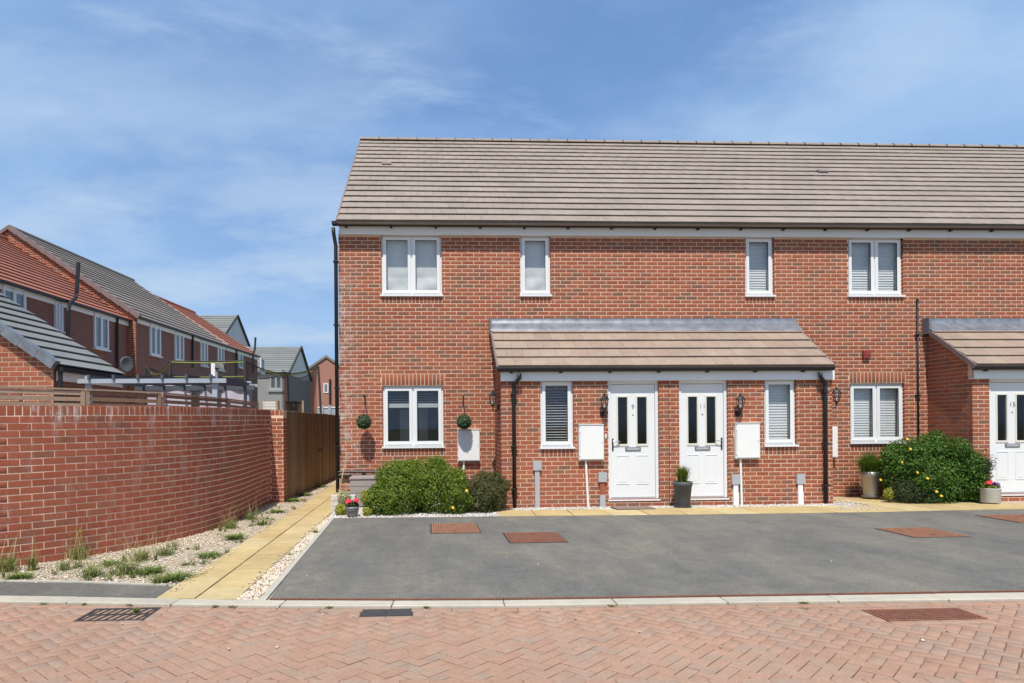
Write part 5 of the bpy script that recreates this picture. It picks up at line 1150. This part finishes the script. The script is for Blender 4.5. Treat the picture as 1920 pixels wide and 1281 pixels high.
def lantern(c, mount, label):
    """c: middle of the glass; mount: point on the wall"""
    c, mount = Vector(c), Vector(mount); t = thing('wall_lantern', label, 'lamp', tuple(mount), 'black wall lanterns')
    n = 6; S = 1.0
    MB().lathe([(0.045, -0.085), (0.045, -0.10), (0.02, -0.115), (0.012, -0.14)], c, n).build('base', 'black_plastic', t)
    m = MB()
    for k in range(n):
        a = 2*math.pi*(k+0.5)/n; m.tube([c+Vector((0.044*math.cos(a), 0.044*math.sin(a), -0.088)), c+Vector((0.068*math.cos(a), 0.068*math.sin(a), 0.075))], 0.006, 4)
    m.build('cage', 'black_plastic', t); MB().lathe([(0.040, -0.085), (0.062, 0.072)], c, n).build('glass', 'glass', t); MB().lathe([(0.010, -0.08), (0.022, -0.05), (0.022, 0.0), (0.008, 0.03)], c, 10).build('bulb', 'bulb', t)
    MB().lathe([(0.085, 0.072), (0.080, 0.085), (0.045, 0.125), (0.018, 0.14), (0.016, 0.155), (0.022, 0.165), (0.004, 0.195)], c, n).build('roof', 'black_plastic', t)
    d = c-mount; d.z = 0; d.normalize(); low = c+Vector((0, 0, -0.14)); mb = mount
    MB().tube([low, low-Vector((0, 0, 0.05)), (low+mb)/2+Vector((0, 0, -0.07)), mb], 0.013, 8).build('arm', 'black_plastic', t)
    m = MB(); m.lathe([(0.002, 0), (0.05, 0.0), (0.055, 0.01), (0.04, 0.03), (0.002, 0.035)], (0, 0, 0), 12); o = m.build('wall_plate', 'black_plastic', t, loc=(0, 0, 0)); o.rotation_euler = d.to_track_quat('Z', 'Y').to_euler(); o.location = (0, 0, 0)
for (px, py, Y, mo, lab) in ((924, 750, -0.75, ('x', XA, 763), 'black wall lantern on the left side of the shared porch'), (1133.5, 757, PY-0.13, ('y', PY, 777), 'black wall lantern left of door 9'),
                         (1388.5, 757, PY-0.13, ('y', PY, 776), 'black wall lantern right of door 11'), (1568.5, 744, -0.75, ('x', XB, 762), 'black wall lantern on the right side of the shared porch')):
    c = onY(px, py, Y); mz = onY(px, mo[2], Y).z; mnt = (mo[1], Y, mz) if mo[0] == 'x' else (c.x, mo[1], mz); lantern(c, mnt, lab)

# ================================================================== PLANTS
def leaves(name, lobes, n, size, mat, parent, out=0.75, seed=1, core=None, top=0.0, asp=0.45, loc=None, tone_lo=0.0, lump=0):
    """leaf-sized faces spread through the outer shell of several ellipsoid lobes ((cx,cy,cz),(rx,ry,rz))"""
    g = np.random.default_rng(seed)
    if lump:
        add = []
        for c, r in lobes:
            for q in range(lump):
                d = g.normal(size=3); d /= np.linalg.norm(d); d[2] = abs(d[2])*0.9-0.15*(g.random() < 0.4); k_ = g.uniform(0.20, 0.36); add.append((tuple(np.array(c)+d*np.array(r)*g.uniform(0.74, 0.92)), tuple(np.array([1, 1, 1])*np.mean(r)*k_)))
        lobes = [(c, tuple(np.array(r)*0.90)) for c, r in lobes] + add
    vol = np.array([r[0]*r[1]+r[1]*r[2]+r[0]*r[2] for c, r in lobes]); cnt = (n*vol/vol.sum()).astype(int); C = []; Nn = []; Tn = []
    for (c, r), k in zip(lobes, cnt):
        d = g.normal(size=(k, 3)); d /= np.linalg.norm(d, axis=1)[:, None]; rad = 1-np.abs(g.normal(0, 1-out, k)); bumpy = 1+0.10*np.sin(d[:, 0]*9+seed)*np.sin(d[:, 1]*8+1)*np.sin(d[:, 2]*10)+0.05*np.sin(d[:, 0]*23)*np.sin(d[:, 2]*21+2)
        stray = g.random(k) < 0.05; rad = np.where(stray, 1+np.abs(g.normal(0, 0.06, k)), np.clip(rad, 0.25, 1))*bumpy
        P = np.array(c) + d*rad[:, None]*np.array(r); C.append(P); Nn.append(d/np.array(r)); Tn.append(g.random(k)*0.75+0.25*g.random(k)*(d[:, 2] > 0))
    if lump:
        for q in range(lump*14):
            c, r = lobes[g.integers(len(lobes))]; d = g.normal(size=3); d /= np.linalg.norm(d); d[2] = abs(d[2])
            b0 = np.array(c)+d*np.array(r)*0.95; dr_ = d+np.array([0, 0, 0.5])+g.normal(0, 0.35, 3); dr_ /= np.linalg.norm(dr_); k = 14; tt = np.linspace(0, g.uniform(0.05, 0.17), k)
            C.append(b0+dr_*tt[:, None]+g.normal(0, 0.010, (k, 3))-np.array([0, 0, 1])*(tt**2*1.2)[:, None]); Nn.append(np.tile(dr_+g.normal(0, 0.2, 3), (k, 1))); Tn.append(np.clip(g.random(k)*0.5+0.45, 0, 1))
    C = np.concatenate(C); Nn = np.concatenate(Nn); Tn = np.concatenate(Tn); keep = C[:, 2] > 0.015; C, Nn, Tn = C[keep], Nn[keep], Tn[keep]; k = len(C)
    Nn /= np.linalg.norm(Nn, axis=1)[:, None]; nrm = Nn + g.normal(0, 0.75, (k, 3)) + np.array([0, 0, 0.45]); nrm /= np.linalg.norm(nrm, axis=1)[:, None]
    ax = np.cross(nrm, g.normal(size=(k, 3))); ax /= np.linalg.norm(ax, axis=1)[:, None]; bx = np.cross(nrm, ax); L = size*g.uniform(0.6, 1.3, (k, 1)); Wd_ = L*asp
    fold = nrm*Wd_*0.25
    V = np.stack([C-ax*L/2, C+bx*Wd_/2+fold, C+ax*L/2, C-bx*Wd_/2+fold], 1).reshape(-1, 3)
    i = np.arange(k)*4; Fq = np.concatenate([np.stack([i, i+1, i+2], 1), np.stack([i, i+2, i+3], 1)])
    return raw_mesh(name, V, Fq, mat, parent, loc=tuple(ABS[parent.name]) if parent is not None else (loc or (0, 0, 0)), tone=np.repeat(np.clip(Tn+tone_lo, 0, 1), 4))
def branches(parent, base, lobes, n, mat='bark', r=0.012, seed=3):
    g = random.Random(seed); m = MB()
    for k in range(n):
        c, rr = g.choice(lobes); tip = Vector(c)+Vector((g.uniform(-0.6, 0.6)*rr[0], g.uniform(-0.6, 0.6)*rr[1], g.uniform(0.0, 0.7)*rr[2])); b = Vector(base)+Vector((g.uniform(-0.25, 0.25)*rr[0], g.uniform(-0.2, 0.2)*rr[1], 0)); mid = (b+tip)/2+Vector((g.uniform(-0.05, 0.05), g.uniform(-0.05, 0.05), 0.05)); m.tube([b, mid, tip], [r, r*0.7, r*0.3], 5)
    return m.build('stem', mat, parent)
def flower5(mb, c, nrm, r):
    c, nrm = Vector(c), Vector(nrm).normalized(); a = nrm.cross(Vector((0.3, 0.2, 0.9))).normalized(); b = nrm.cross(a)
    for k in range(5):
        t0 = 2*math.pi*k/5; d = a*math.cos(t0)+b*math.sin(t0); e = a*math.cos(t0+0.55)+b*math.sin(t0+0.55); f = a*math.cos(t0-0.55)+b*math.sin(t0-0.55); mb.add([c, c+f*r*0.75+nrm*r*0.18, c+d*r+nrm*r*0.25, c+e*r*0.75+nrm*r*0.18], [(0, 1, 2, 3)])
def place_flowers(parent, pts, Y, r, mat):
    for px, py, dy in pts:
        p = onY(px, py, Y+dy); m = MB(); flower5(m, p, (random.uniform(-0.3, 0.3), -1, 0.6), r); m.build('flower', mat, parent)
def LB(px0, px1, pyt, pyb, Y, ry):           # lobe from its outline in the photo
    a, b = onY(px0, (pyt+pyb)/2, Y), onY(px1, (pyt+pyb)/2, Y); t_, d = onY((px0+px1)/2, pyt, Y), onY((px0+px1)/2, pyb, Y)
    return ((a.x+b.x)/2, Y, (t_.z+d.z)/2), ((b.x-a.x)/2, ry, (t_.z-d.z)/2)
# left hypericum
Y = -1.45; lob = [LB(692, 800, 880, 985, Y-0.1, 0.55), LB(700, 790, 858, 930, Y+0.1, 0.5), LB(770, 880, 862, 985, Y-0.05, 0.55), LB(740, 850, 855, 950, Y+0.1, 0.5), LB(688, 760, 905, 985, Y-0.25, 0.4), LB(820, 885, 885, 985, Y-0.2, 0.42)]
t = thing('hypericum_bush', 'big bright green hypericum bush below the dark ground floor window', 'bush', (lob[0][0][0]+0.4, Y, 0)); leaves('foliage', lob, 60000, 0.040, 'leaf_green', t, 0.80, 11, lump=9); branches(t, (lob[2][0][0]-0.3, Y, 0), lob, 40)
place_flowers(t, [(853, 926, -0.5), (875, 920, -0.45), (849, 952, -0.6)], Y, 0.028, 'flower_yellow')
Y = -1.45; lob = [LB(872, 945, 880, 975, Y, 0.42), LB(890, 956, 884, 972, Y+0.02, 0.4), LB(868, 930, 905, 985, Y-0.12, 0.35)]
t = thing('small_leaved_bush', 'duller olive brown bush beside the left porch downpipe', 'bush', (lob[0][0][0], Y, 0)); leaves('foliage', lob, 22000, 0.032, 'leaf_olive', t, 0.84, 12, tone_lo=0.08, lump=7); branches(t, (lob[0][0][0], Y, 0), lob, 30)
# right hypericum
Y = -0.95; lob = [LB(1655, 1760, 815, 955, Y+0.1, 0.6), LB(1700, 1815, 806, 940, Y+0.05, 0.6), LB(1740, 1840, 830, 958, Y-0.05, 0.55), LB(1690, 1800, 850, 965, Y-0.2, 0.55), LB(1652, 1720, 835, 935, Y, 0.5), LB(1760, 1846, 862, 962, Y-0.1, 0.45)]
t = thing('hypericum_bush', 'tall deep green hypericum bush with yellow flowers beside door 15', 'bush', (lob[1][0][0], Y, 0)); leaves('foliage', lob, 50000, 0.05, 'leaf_deep', t, 0.80, 13, lump=9); branches(t, (lob[1][0][0], Y, 0), lob, 40)
place_flowers(t, [(1707, 842, -0.62), (1691, 867, -0.58), (1720, 886, -0.62), (1739, 897, -0.66), (1756, 922, -0.72), (1765, 930, -0.72), (1701, 823, -0.3), (1651, 900, -0.3)], Y, 0.026, 'flower_yellow')
Y = -1.25; lob = [LB(1672, 1732, 898, 948, Y, 0.28), LB(1690, 1760, 912, 950, Y, 0.25)]
t = thing('dwarf_evergreen', 'low dull grey green shrub at the foot of the right hypericum', 'shrub', (lob[0][0][0], Y, 0)); leaves('foliage', lob, 9000, 0.028, 'leaf_dull', t, 0.85, 14); branches(t, lob[0][0][:2]+(0,), lob, 12, r=0.008)
Y = -1.2; lob = [LB(1658, 1674, 915, 938, Y, 0.1)]
t = thing('variegated_plant', 'lime yellow sprig beside the silver pot', 'plant', (lob[0][0][0], Y, 0)); leaves('foliage', lob, 700, 0.03, 'leaf_lime', t, 0.7, 15); branches(t, lob[0][0][:2]+(0,), lob, 6, r=0.005)
Y = -1.05; lob = [LB(1824, 1848, 885, 935, Y, 0.15)]
t = thing('nandina_plant', 'wispy reddish shrub between the right bush and the pale pot', 'shrub', (lob[0][0][0], Y, 0)); leaves('foliage', lob, 900, 0.035, 'leaf_red', t, 0.6, 16); branches(t, lob[0][0][:2]+(0,), lob, 14, r=0.006)
# lime euonymus by the flower pot
for k, (a, b, c, d, Y, n, mat, lab) in enumerate(((628, 652, 945, 968, -1.75, 1300, 'leaf_lime', 'lime yellow plant left of the small zinc flower pot'), (676, 702, 918, 950, -1.55, 2000, 'leaf_lime', 'upper yellow variegated shrub right of the zinc flower pot'),
                                                (680, 698, 950, 968, -1.85, 1000, 'leaf_lime', 'low lime plant at the left foot of the big bush'), (632, 658, 918, 950, -1.3, 1200, 'leaf_cream', 'cream and white leaved plant beside the corner downpipe'))):
    lob = [LB(a, b, c, d, Y, 0.14)]; t = thing('euonymus_plant', lab, 'plant', (lob[0][0][0], Y, 0)); leaves('foliage', lob, n, 0.030, mat, t, 0.72, 20+k); branches(t, lob[0][0][:2]+(0,), lob, 10, r=0.006)
# hanging topiary balls
for px, label in ((682.5, 'hanging topiary ball left of the dark window'), (870, 'hanging topiary ball above the white meter box')):
    Y = -0.27; c = onY(px, 791, Y); r = 0.135; t = thing('topiary_ball', label, 'topiary', tuple(c), 'hanging topiary balls')
    leaves('foliage', [(tuple(c), (r, r, r))], 3200, 0.028, 'leaf_box', t, 0.9, 30, asp=0.5); MB().lathe([(0.02, -0.10), (0.08, -0.07), (0.105, 0.0), (0.08, 0.07), (0.02, 0.10)], c, 12).build('core', 'leaf_box', t)
    top = onY(px, 742, Y).z; m = MB(); m.tube([(c.x, Y, c.z+0.1), (c.x, Y, top)], 0.005, 6)
    m.build('chain', 'iron_dark', t); m = MB(); m.tube([(c.x, -0.005, top-0.16), (c.x, -0.01, top+0.02)], 0.009, 6); m.tube([(c.x, -0.01, top+0.005), (c.x, Y-0.02, top+0.01), (c.x, Y-0.01, top-0.01)], 0.007, 6); m.tube([(c.x, -0.01, top-0.14), (c.x, -0.15, top)], 0.006, 6); m.build('bracket', 'iron_dark', t)

# pots
def pot(name, label, px, pytop, pybot, Y, rt, rb, mat, rim=0.06, rimr=1.06, saucer=False, n=24):
    p = onY(px, (pytop+pybot)/2, Y); zt_ = onY(px, pytop, Y).z; zb = max(0.02, onY(px, pybot, Y).z); t = thing(name, label, 'plant pot', (p.x, Y, zb))
    prof = [(rb*0.96, zb), (rb, zb+0.01), (rt, zt_-rim), (rt*rimr, zt_-rim+0.006), (rt*rimr*1.01, zt_), (rt*0.9, zt_), (rt*0.86, zt_-0.05)]
    MB().lathe(prof, (p.x, Y, 0), n).build('body', mat, t, False); o = t.children[0]; o.data.polygons.foreach_set('use_smooth', [len(f.vertices) == 4 for f in o.data.polygons])
    MB().lathe([(rt*0.85, zt_-0.06), (rt*0.85, zt_-0.03)], (p.x, Y, 0), n).build('soil', 'soil', t)
    if saucer: MB().lathe([(rb*1.2, zb-0.004), (rb*1.35, zb+0.025), (rb*1.1, zb+0.025)], (p.x, Y, 0), n).build('saucer', 'pot_zinc' if mat == 'pot_silver' else mat, t)
    return t, Vector((p.x, Y, zt_-0.03)), zb
def tuft_arrays(base, n, h, spread, w, g, droop=0.5, curl=1.0):
    k = 4; an = g.uniform(0, 2*math.pi, n); sp = spread*np.sqrt(g.random(n)); hh = h*g.uniform(0.6, 1.1, n); b0 = g.normal(0, spread*0.16, (n, 2)); V = np.zeros((n, 2*k+1, 3)); d = np.stack([np.cos(an), np.sin(an)], 1); sd_ = np.stack([-np.sin(an), np.cos(an)], 1)
    for j in range(k+1):
        f = j/k; out = (sp*(f**1.6))[:, None]*d; z = hh*(f - droop*(sp/max(spread, 1e-6))*f**2.4*0.75); c = np.concatenate([b0+out, z[:, None]], 1) + np.array(base); ww = (w*(1-f**1.5)/2)
        if j < k: V[:, 2*j] = c + np.concatenate([sd_*ww, np.zeros((n, 1))], 1); V[:, 2*j+1] = c - np.concatenate([sd_*ww, np.zeros((n, 1))], 1)
        else: V[:, 2*k] = c
    Ft = []
    for j in range(k-1): Ft += [(2*j, 2*j+1, 2*j+3), (2*j, 2*j+3, 2*j+2)]
    Ft += [(2*k-2, 2*k-1, 2*k)]; Ft = np.array(Ft); F_ = (Ft[None]+(np.arange(n)*(2*k+1))[:, None, None]).reshape(-1, 3); return V.reshape(-1, 3), F_, np.repeat(g.random(n), 2*k+1)
def grass_in(t, base, n, h, spread, w, mat, seed, droop=0.5, name='grass'):
    V, F_, tn = tuft_arrays(tuple(base), n, h, spread, w, np.random.default_rng(seed), droop); return raw_mesh(name, V, F_, mat, t, loc=tuple(ABS[t.name]), tone=tn)
t, top, _ = pot('plant_pot', 'tall charcoal pot of green grass between doors 9 and 11', 1280, 903, 953, PY-0.32, 0.155, 0.115, 'pot_charcoal', 0.075, 1.07, True); grass_in(t, top, 700, 0.34, 0.17, 0.011, 'blade', 41, 0.3)
t, top, _ = pot('plant_pot', 'silver metal pot of arching grass below the right ground floor window', 1632, 884, 932, -0.55, 0.165, 0.118, 'pot_silver', 0.09, 1.06, True); grass_in(t, top, 2200, 0.50, 0.36, 0.010, 'blade', 42, 0.8)
t, top, zb = pot('plant_pot', 'small zinc bucket of pink red flowers at the driveway corner', 660.5, 950, 970, -2.02, 0.105, 0.085, 'pot_zinc', 0.04, 1.06)
leaves('foliage', [((top.x, top.y, top.z+0.05), (0.10, 0.09, 0.07))], 500, 0.05, 'leaf_dull', t, 0.7, 43, asp=0.7); MB().tube([(top.x-0.09, top.y, top.z+0.03), (top.x-0.05, top.y-0.11, top.z-0.02), (top.x+0.05, top.y-0.11, top.z-0.02), (top.x+0.09, top.y, top.z+0.03)], 0.004, 6).build('handle', 'pot_zinc', t)
def blossom(t, c, r, mat, n=4):
    m = MB()
    for k in range(n): flower5(m, Vector(c)+Vector((random.uniform(-r, r)*0.6, random.uniform(-r, r)*0.5, random.uniform(-r, r)*0.4)), (random.uniform(-0.6, 0.6), -0.8, random.uniform(0.1, 1.0)), r*0.7)
    m.build('blossom', mat, t)
for dx, dz in ((-0.045, 0.125), (0.06, 0.125)): blossom(t, (top.x+dx, top.y-0.05, top.z+dz), 0.048, 'flower_red', 9)
t, top, zb = pot('plant_pot', 'pale round pot of red and purple flowers beside door 15', 1857, 915, 942, -1.52, 0.155, 0.148, 'pot_pale', 0.02, 1.02)
leaves('foliage', [((top.x, top.y, top.z+0.05), (0.15, 0.13, 0.06))], 700, 0.045, 'leaf_green', t, 0.7, 44, asp=0.7)
for dx, dz, mt in ((-0.11, 0.12, 'flower_red'), (-0.06, 0.13, 'flower_red'), (0.0, 0.11, 'flower_purple'), (0.05, 0.10, 'flower_purple'), (0.10, 0.06, 'flower_white'), (0.14, 0.07, 'flower_white')): blossom(t, (top.x+dx, top.y-0.08, top.z+dz), 0.042, mt, 7)
lob = [LB(1836, 1866, 850, 885, -1.42, 0.14)]; t = thing('olive_sprig', 'thin grey green sprig growing up beside door 15', 'plant', (lob[0][0][0], -1.42, 0.3)); leaves('foliage', lob, 420, 0.045, 'leaf_dull', t, 0.55, 45, asp=0.25); MB().tube([(lob[0][0][0]+0.02, -1.45, 0.3), (lob[0][0][0]+0.03, -1.43, 0.55), (lob[0][0][0]-0.02, -1.42, 0.95)], [0.008, 0.006, 0.003], 6).build('stem', 'bark', t)

# storage box, cane, planter block, doormat
a, b = onY(656, 897, -0.75), onY(690, 933, -0.75); t = thing('storage_box', 'taupe plank sided storage box against the brick wall', 'storage box', (a.x, -0.75, 0)); x1 = a.x+0.62
MB().box(a.x, x1, -0.72, -0.25, 0.02, a.z-0.02).build('body', 'storage_taupe', t)
zz = np.linspace(0.03, a.z-0.03, 5)
for z0, z1 in zip(zz[:-1], zz[1:]): MB().box(a.x+0.004, x1-0.004, -0.745, -0.722, z0+0.004, z1-0.004).build('plank', 'storage_taupe', t)
MB().box(a.x-0.012, x1+0.012, -0.76, -0.22, a.z-0.02, a.z+0.012).build('lid', 'storage_taupe', t)
p, q_ = onZ(643, 945), onY(651, 850, -0.25); MB().tube([(p.x, -1.2, 0), (q_.x, -0.25, q_.z)], 0.009, 6).build('garden_cane', 'cane', None, loc=(p.x, -1.2, 0), label='thin bamboo cane leaning on the wall by the corner', cat='cane')
p = onY(632, 935, -1.15); t = thing('planter_block', 'low whitish rustic planter beside the path corner', 'planter', (p.x, -1.15, 0))
for i in range(3): MB().box(p.x-0.10+0.004*i, p.x+0.32, -1.25, -1.05, 0.01+0.09*i, 0.092+0.09*i).build('course', 'rubble_white', t)
p = onY(1185, 952, -1.45); t = thing('doormat', 'thin brown doormat in front of door 9', 'doormat', (p.x, -1.45, 0)); MB().box(p.x-0.33, p.x+0.33, -1.68, -1.30, 0.019, 0.032).build('mat', 'mat_brown', t); MB().box(p.x-0.34, p.x+0.34, -1.69, -1.29, 0.018, 0.026).build('edging', 'iron_dark', t)

# weeds in the gravel, along joints and kerb
def weed(k, x, y, h, spread, n, mat, label, seeds=0, z=0.0, group='weeds growing in the gravel'):
    t = thing('weed', label, 'weed', (x, y, z), group); g = np.random.default_rng(100+k); grass_in(t, (x, y, z), n, h, spread, (0.008 if mat == 'blade_weed' else 0.016), mat, 100+k, 0.6, 'blades')
    if seeds:
        V, F_, tn = tuft_arrays((x, y, z), seeds, h*2.1, spread*1.3, 0.006, g, 0.25); raw_mesh('seed_stalks', V, F_, 'straw', t, loc=(x, y, z), tone=tn)
WE = [(12, 1072, 0.20, 0.22, 260, 'blade_weed', 14, 'grass clump at the left end of the gravel'), (38, 1085, 0.09, 0.16, 260, 'leaf_weed', 0, 'low dark weed by the left footpath edge'), (60, 1070, 0.20, 0.10, 160, 'blade_weed', 0, 'upright blue green grass against the left wall foot'),
      (118, 1070, 0.13, 0.12, 140, 'blade_weed', 0, 'small grass tuft in the left gravel'), (150, 1050, 0.22, 0.20, 140, 'blade_weed', 16, 'seeding grass at the wall foot'), (172, 1082, 0.13, 0.20, 260, 'blade_weed', 6, 'spreading grass clump near the footpath edge'),
      (205, 1060, 0.10, 0.14, 160, 'leaf_weed', 0, 'rounded leafy weed by the wall'), (236, 1078, 0.18, 0.22, 300, 'blade_weed', 8, 'bushy grass clump in the middle of the gravel'), (262, 1052, 0.16, 0.20, 200, 'blade_weed', 14, 'seeding clump behind the middle gravel'),
      (281, 1076, 0.12, 0.18, 300, 'leaf_weed', 0, 'dark green leafy weed right of middle'), (328, 1088, 0.11, 0.22, 340, 'leaf_weed', 0, 'dark weed mat touching the slab path'), (300, 1094, 0.10, 0.14, 160, 'blade_weed', 0, 'grass at the end of the footpath'),
      (308, 1042, 0.13, 0.18, 160, 'blade_weed', 6, 'pale tuft halfway along the wall'), (392, 1045, 0.10, 0.16, 240, 'leaf_weed', 0, 'leafy weed near the slab edge halfway'), (440, 1012, 0.13, 0.20, 260, 'leaf_weed', 0, 'round weed by the slabs near the far wall'),
      (432, 992, 0.18, 0.18, 180, 'blade_weed', 12, 'tall grass in the wall shade'), (470, 975, 0.16, 0.22, 220, 'blade_weed', 8, 'grass near the far end of the wall'), (490, 985, 0.12, 0.18, 200, 'blade_weed', 0, 'tuft between gravel and far slabs'), (520, 962, 0.10, 0.2, 220, 'leaf_weed', 0, 'weed at the foot of the brick pier'),
      (549, 941, 0.12, 0.25, 320, 'leaf_weed', 0, 'green strip of weed at the start of the board fence'), (572, 930, 0.11, 0.25, 280, 'leaf_weed', 0, 'weed along the middle of the board fence'), (602, 914, 0.10, 0.25, 240, 'leaf_weed', 0, 'weed near the far end of the board fence'),
      (590, 1000, 0.07, 0.09, 80, 'blade_weed', 0, 'small weed in the strip beside the drive edging'), (541, 1042, 0.04, 0.06, 50, 'blade_weed', 0, 'tiny weed beside the drive edging'), (518, 950, 0.02, 0.2, 60, 'leaf_weed', 0, 'flat weed on the far slabs')]
for k, (px, py, h, sp, n, mat, sd_, lab) in enumerate(WE):
    p = onZ(px, py); weed(k, p.x, p.y, h*(1.25 if mat == 'blade_weed' else 0.75), sp*1.3, int(n*(0.5 if mat == 'blade_weed' else 0.6)), mat, lab, sd_+5*(mat == 'blade_weed'))
for k, (px, lab) in enumerate(((72, 'brown weed in the kerb joint at far left'), (153, 'small weed in the kerb joint left of the gully'), (240, 'weed in the kerb joint above the gully'), (405, 'kerb weed below the slab path'), (436, 'green kerb weed below the gravel strip'), (618, 'tiny kerb weed at the drive corner'), (800, 'yellow green kerb weed by the black utility lids'), (1148, 'kerb weed below the middle of the drive'), (1518, 'green kerb weed left of the large manhole cover'))):
    x = onZ(px, 1138).x; weed(60+k, x, kf(x)-0.008, 0.03, 0.055, 35, 'blade_weed', lab, 0, 0.0, 'weeds along the kerb')
p = onZ(255, 1148); weed(80, p.x, p.y, 0.05, 0.06, 60, 'blade_weed', 'weed growing through the gully grate', 0, 0.0, 'weeds along the kerb')

P = scatter(bedL, 1500); P = P[(P[:, 1] < 1.0)]; keep = wnk = np.sin(P[:, 0]*5.1+1)*np.sin(P[:, 1]*4.3) + rng.normal(0, 0.4, len(P)) > 0.25; P = P[keep]; VV = []; FF = []; TT = []; off = 0
for p in P[:420]:
    V, F_, tn = tuft_arrays((p[0], p[1], 0.004), int(rng.integers(8, 22)), float(rng.uniform(0.04, 0.14)), float(rng.uniform(0.04, 0.13)), 0.008, rng, 0.5); VV.append(V); FF.append(F_+off); TT.append(tn); off += len(V)
raw_mesh('ground_weeds', np.concatenate(VV), np.concatenate(FF), 'blade_weed', tone=np.concatenate(TT), kind='stuff', label='thin scattered green sprouts among the gravel stones', cat='weeds')
stones('stray_stones', [([(XL, -7), (XL+0.12, -7), (XL+0.05, 1), (XL, 1)], 230), ([(XR-0.07, -7), (XR, -7), (XR, -1), (XR-0.05, -1)], 120)], 'stone', 0.019, 'stray gravel stones kicked onto the slab path edges')
stones('road_grit', [([(-3.6, -8.6), (4.6, -8.9), (4.6, -8.0), (-3.6, -7.6)], 22), ([(-1.2, -7.4), (8, -7.4), (8, -2.6), (-1.2, -2.4)], 26)], 'stone', 0.004, 'scattered pale grit on tarmac and paving')
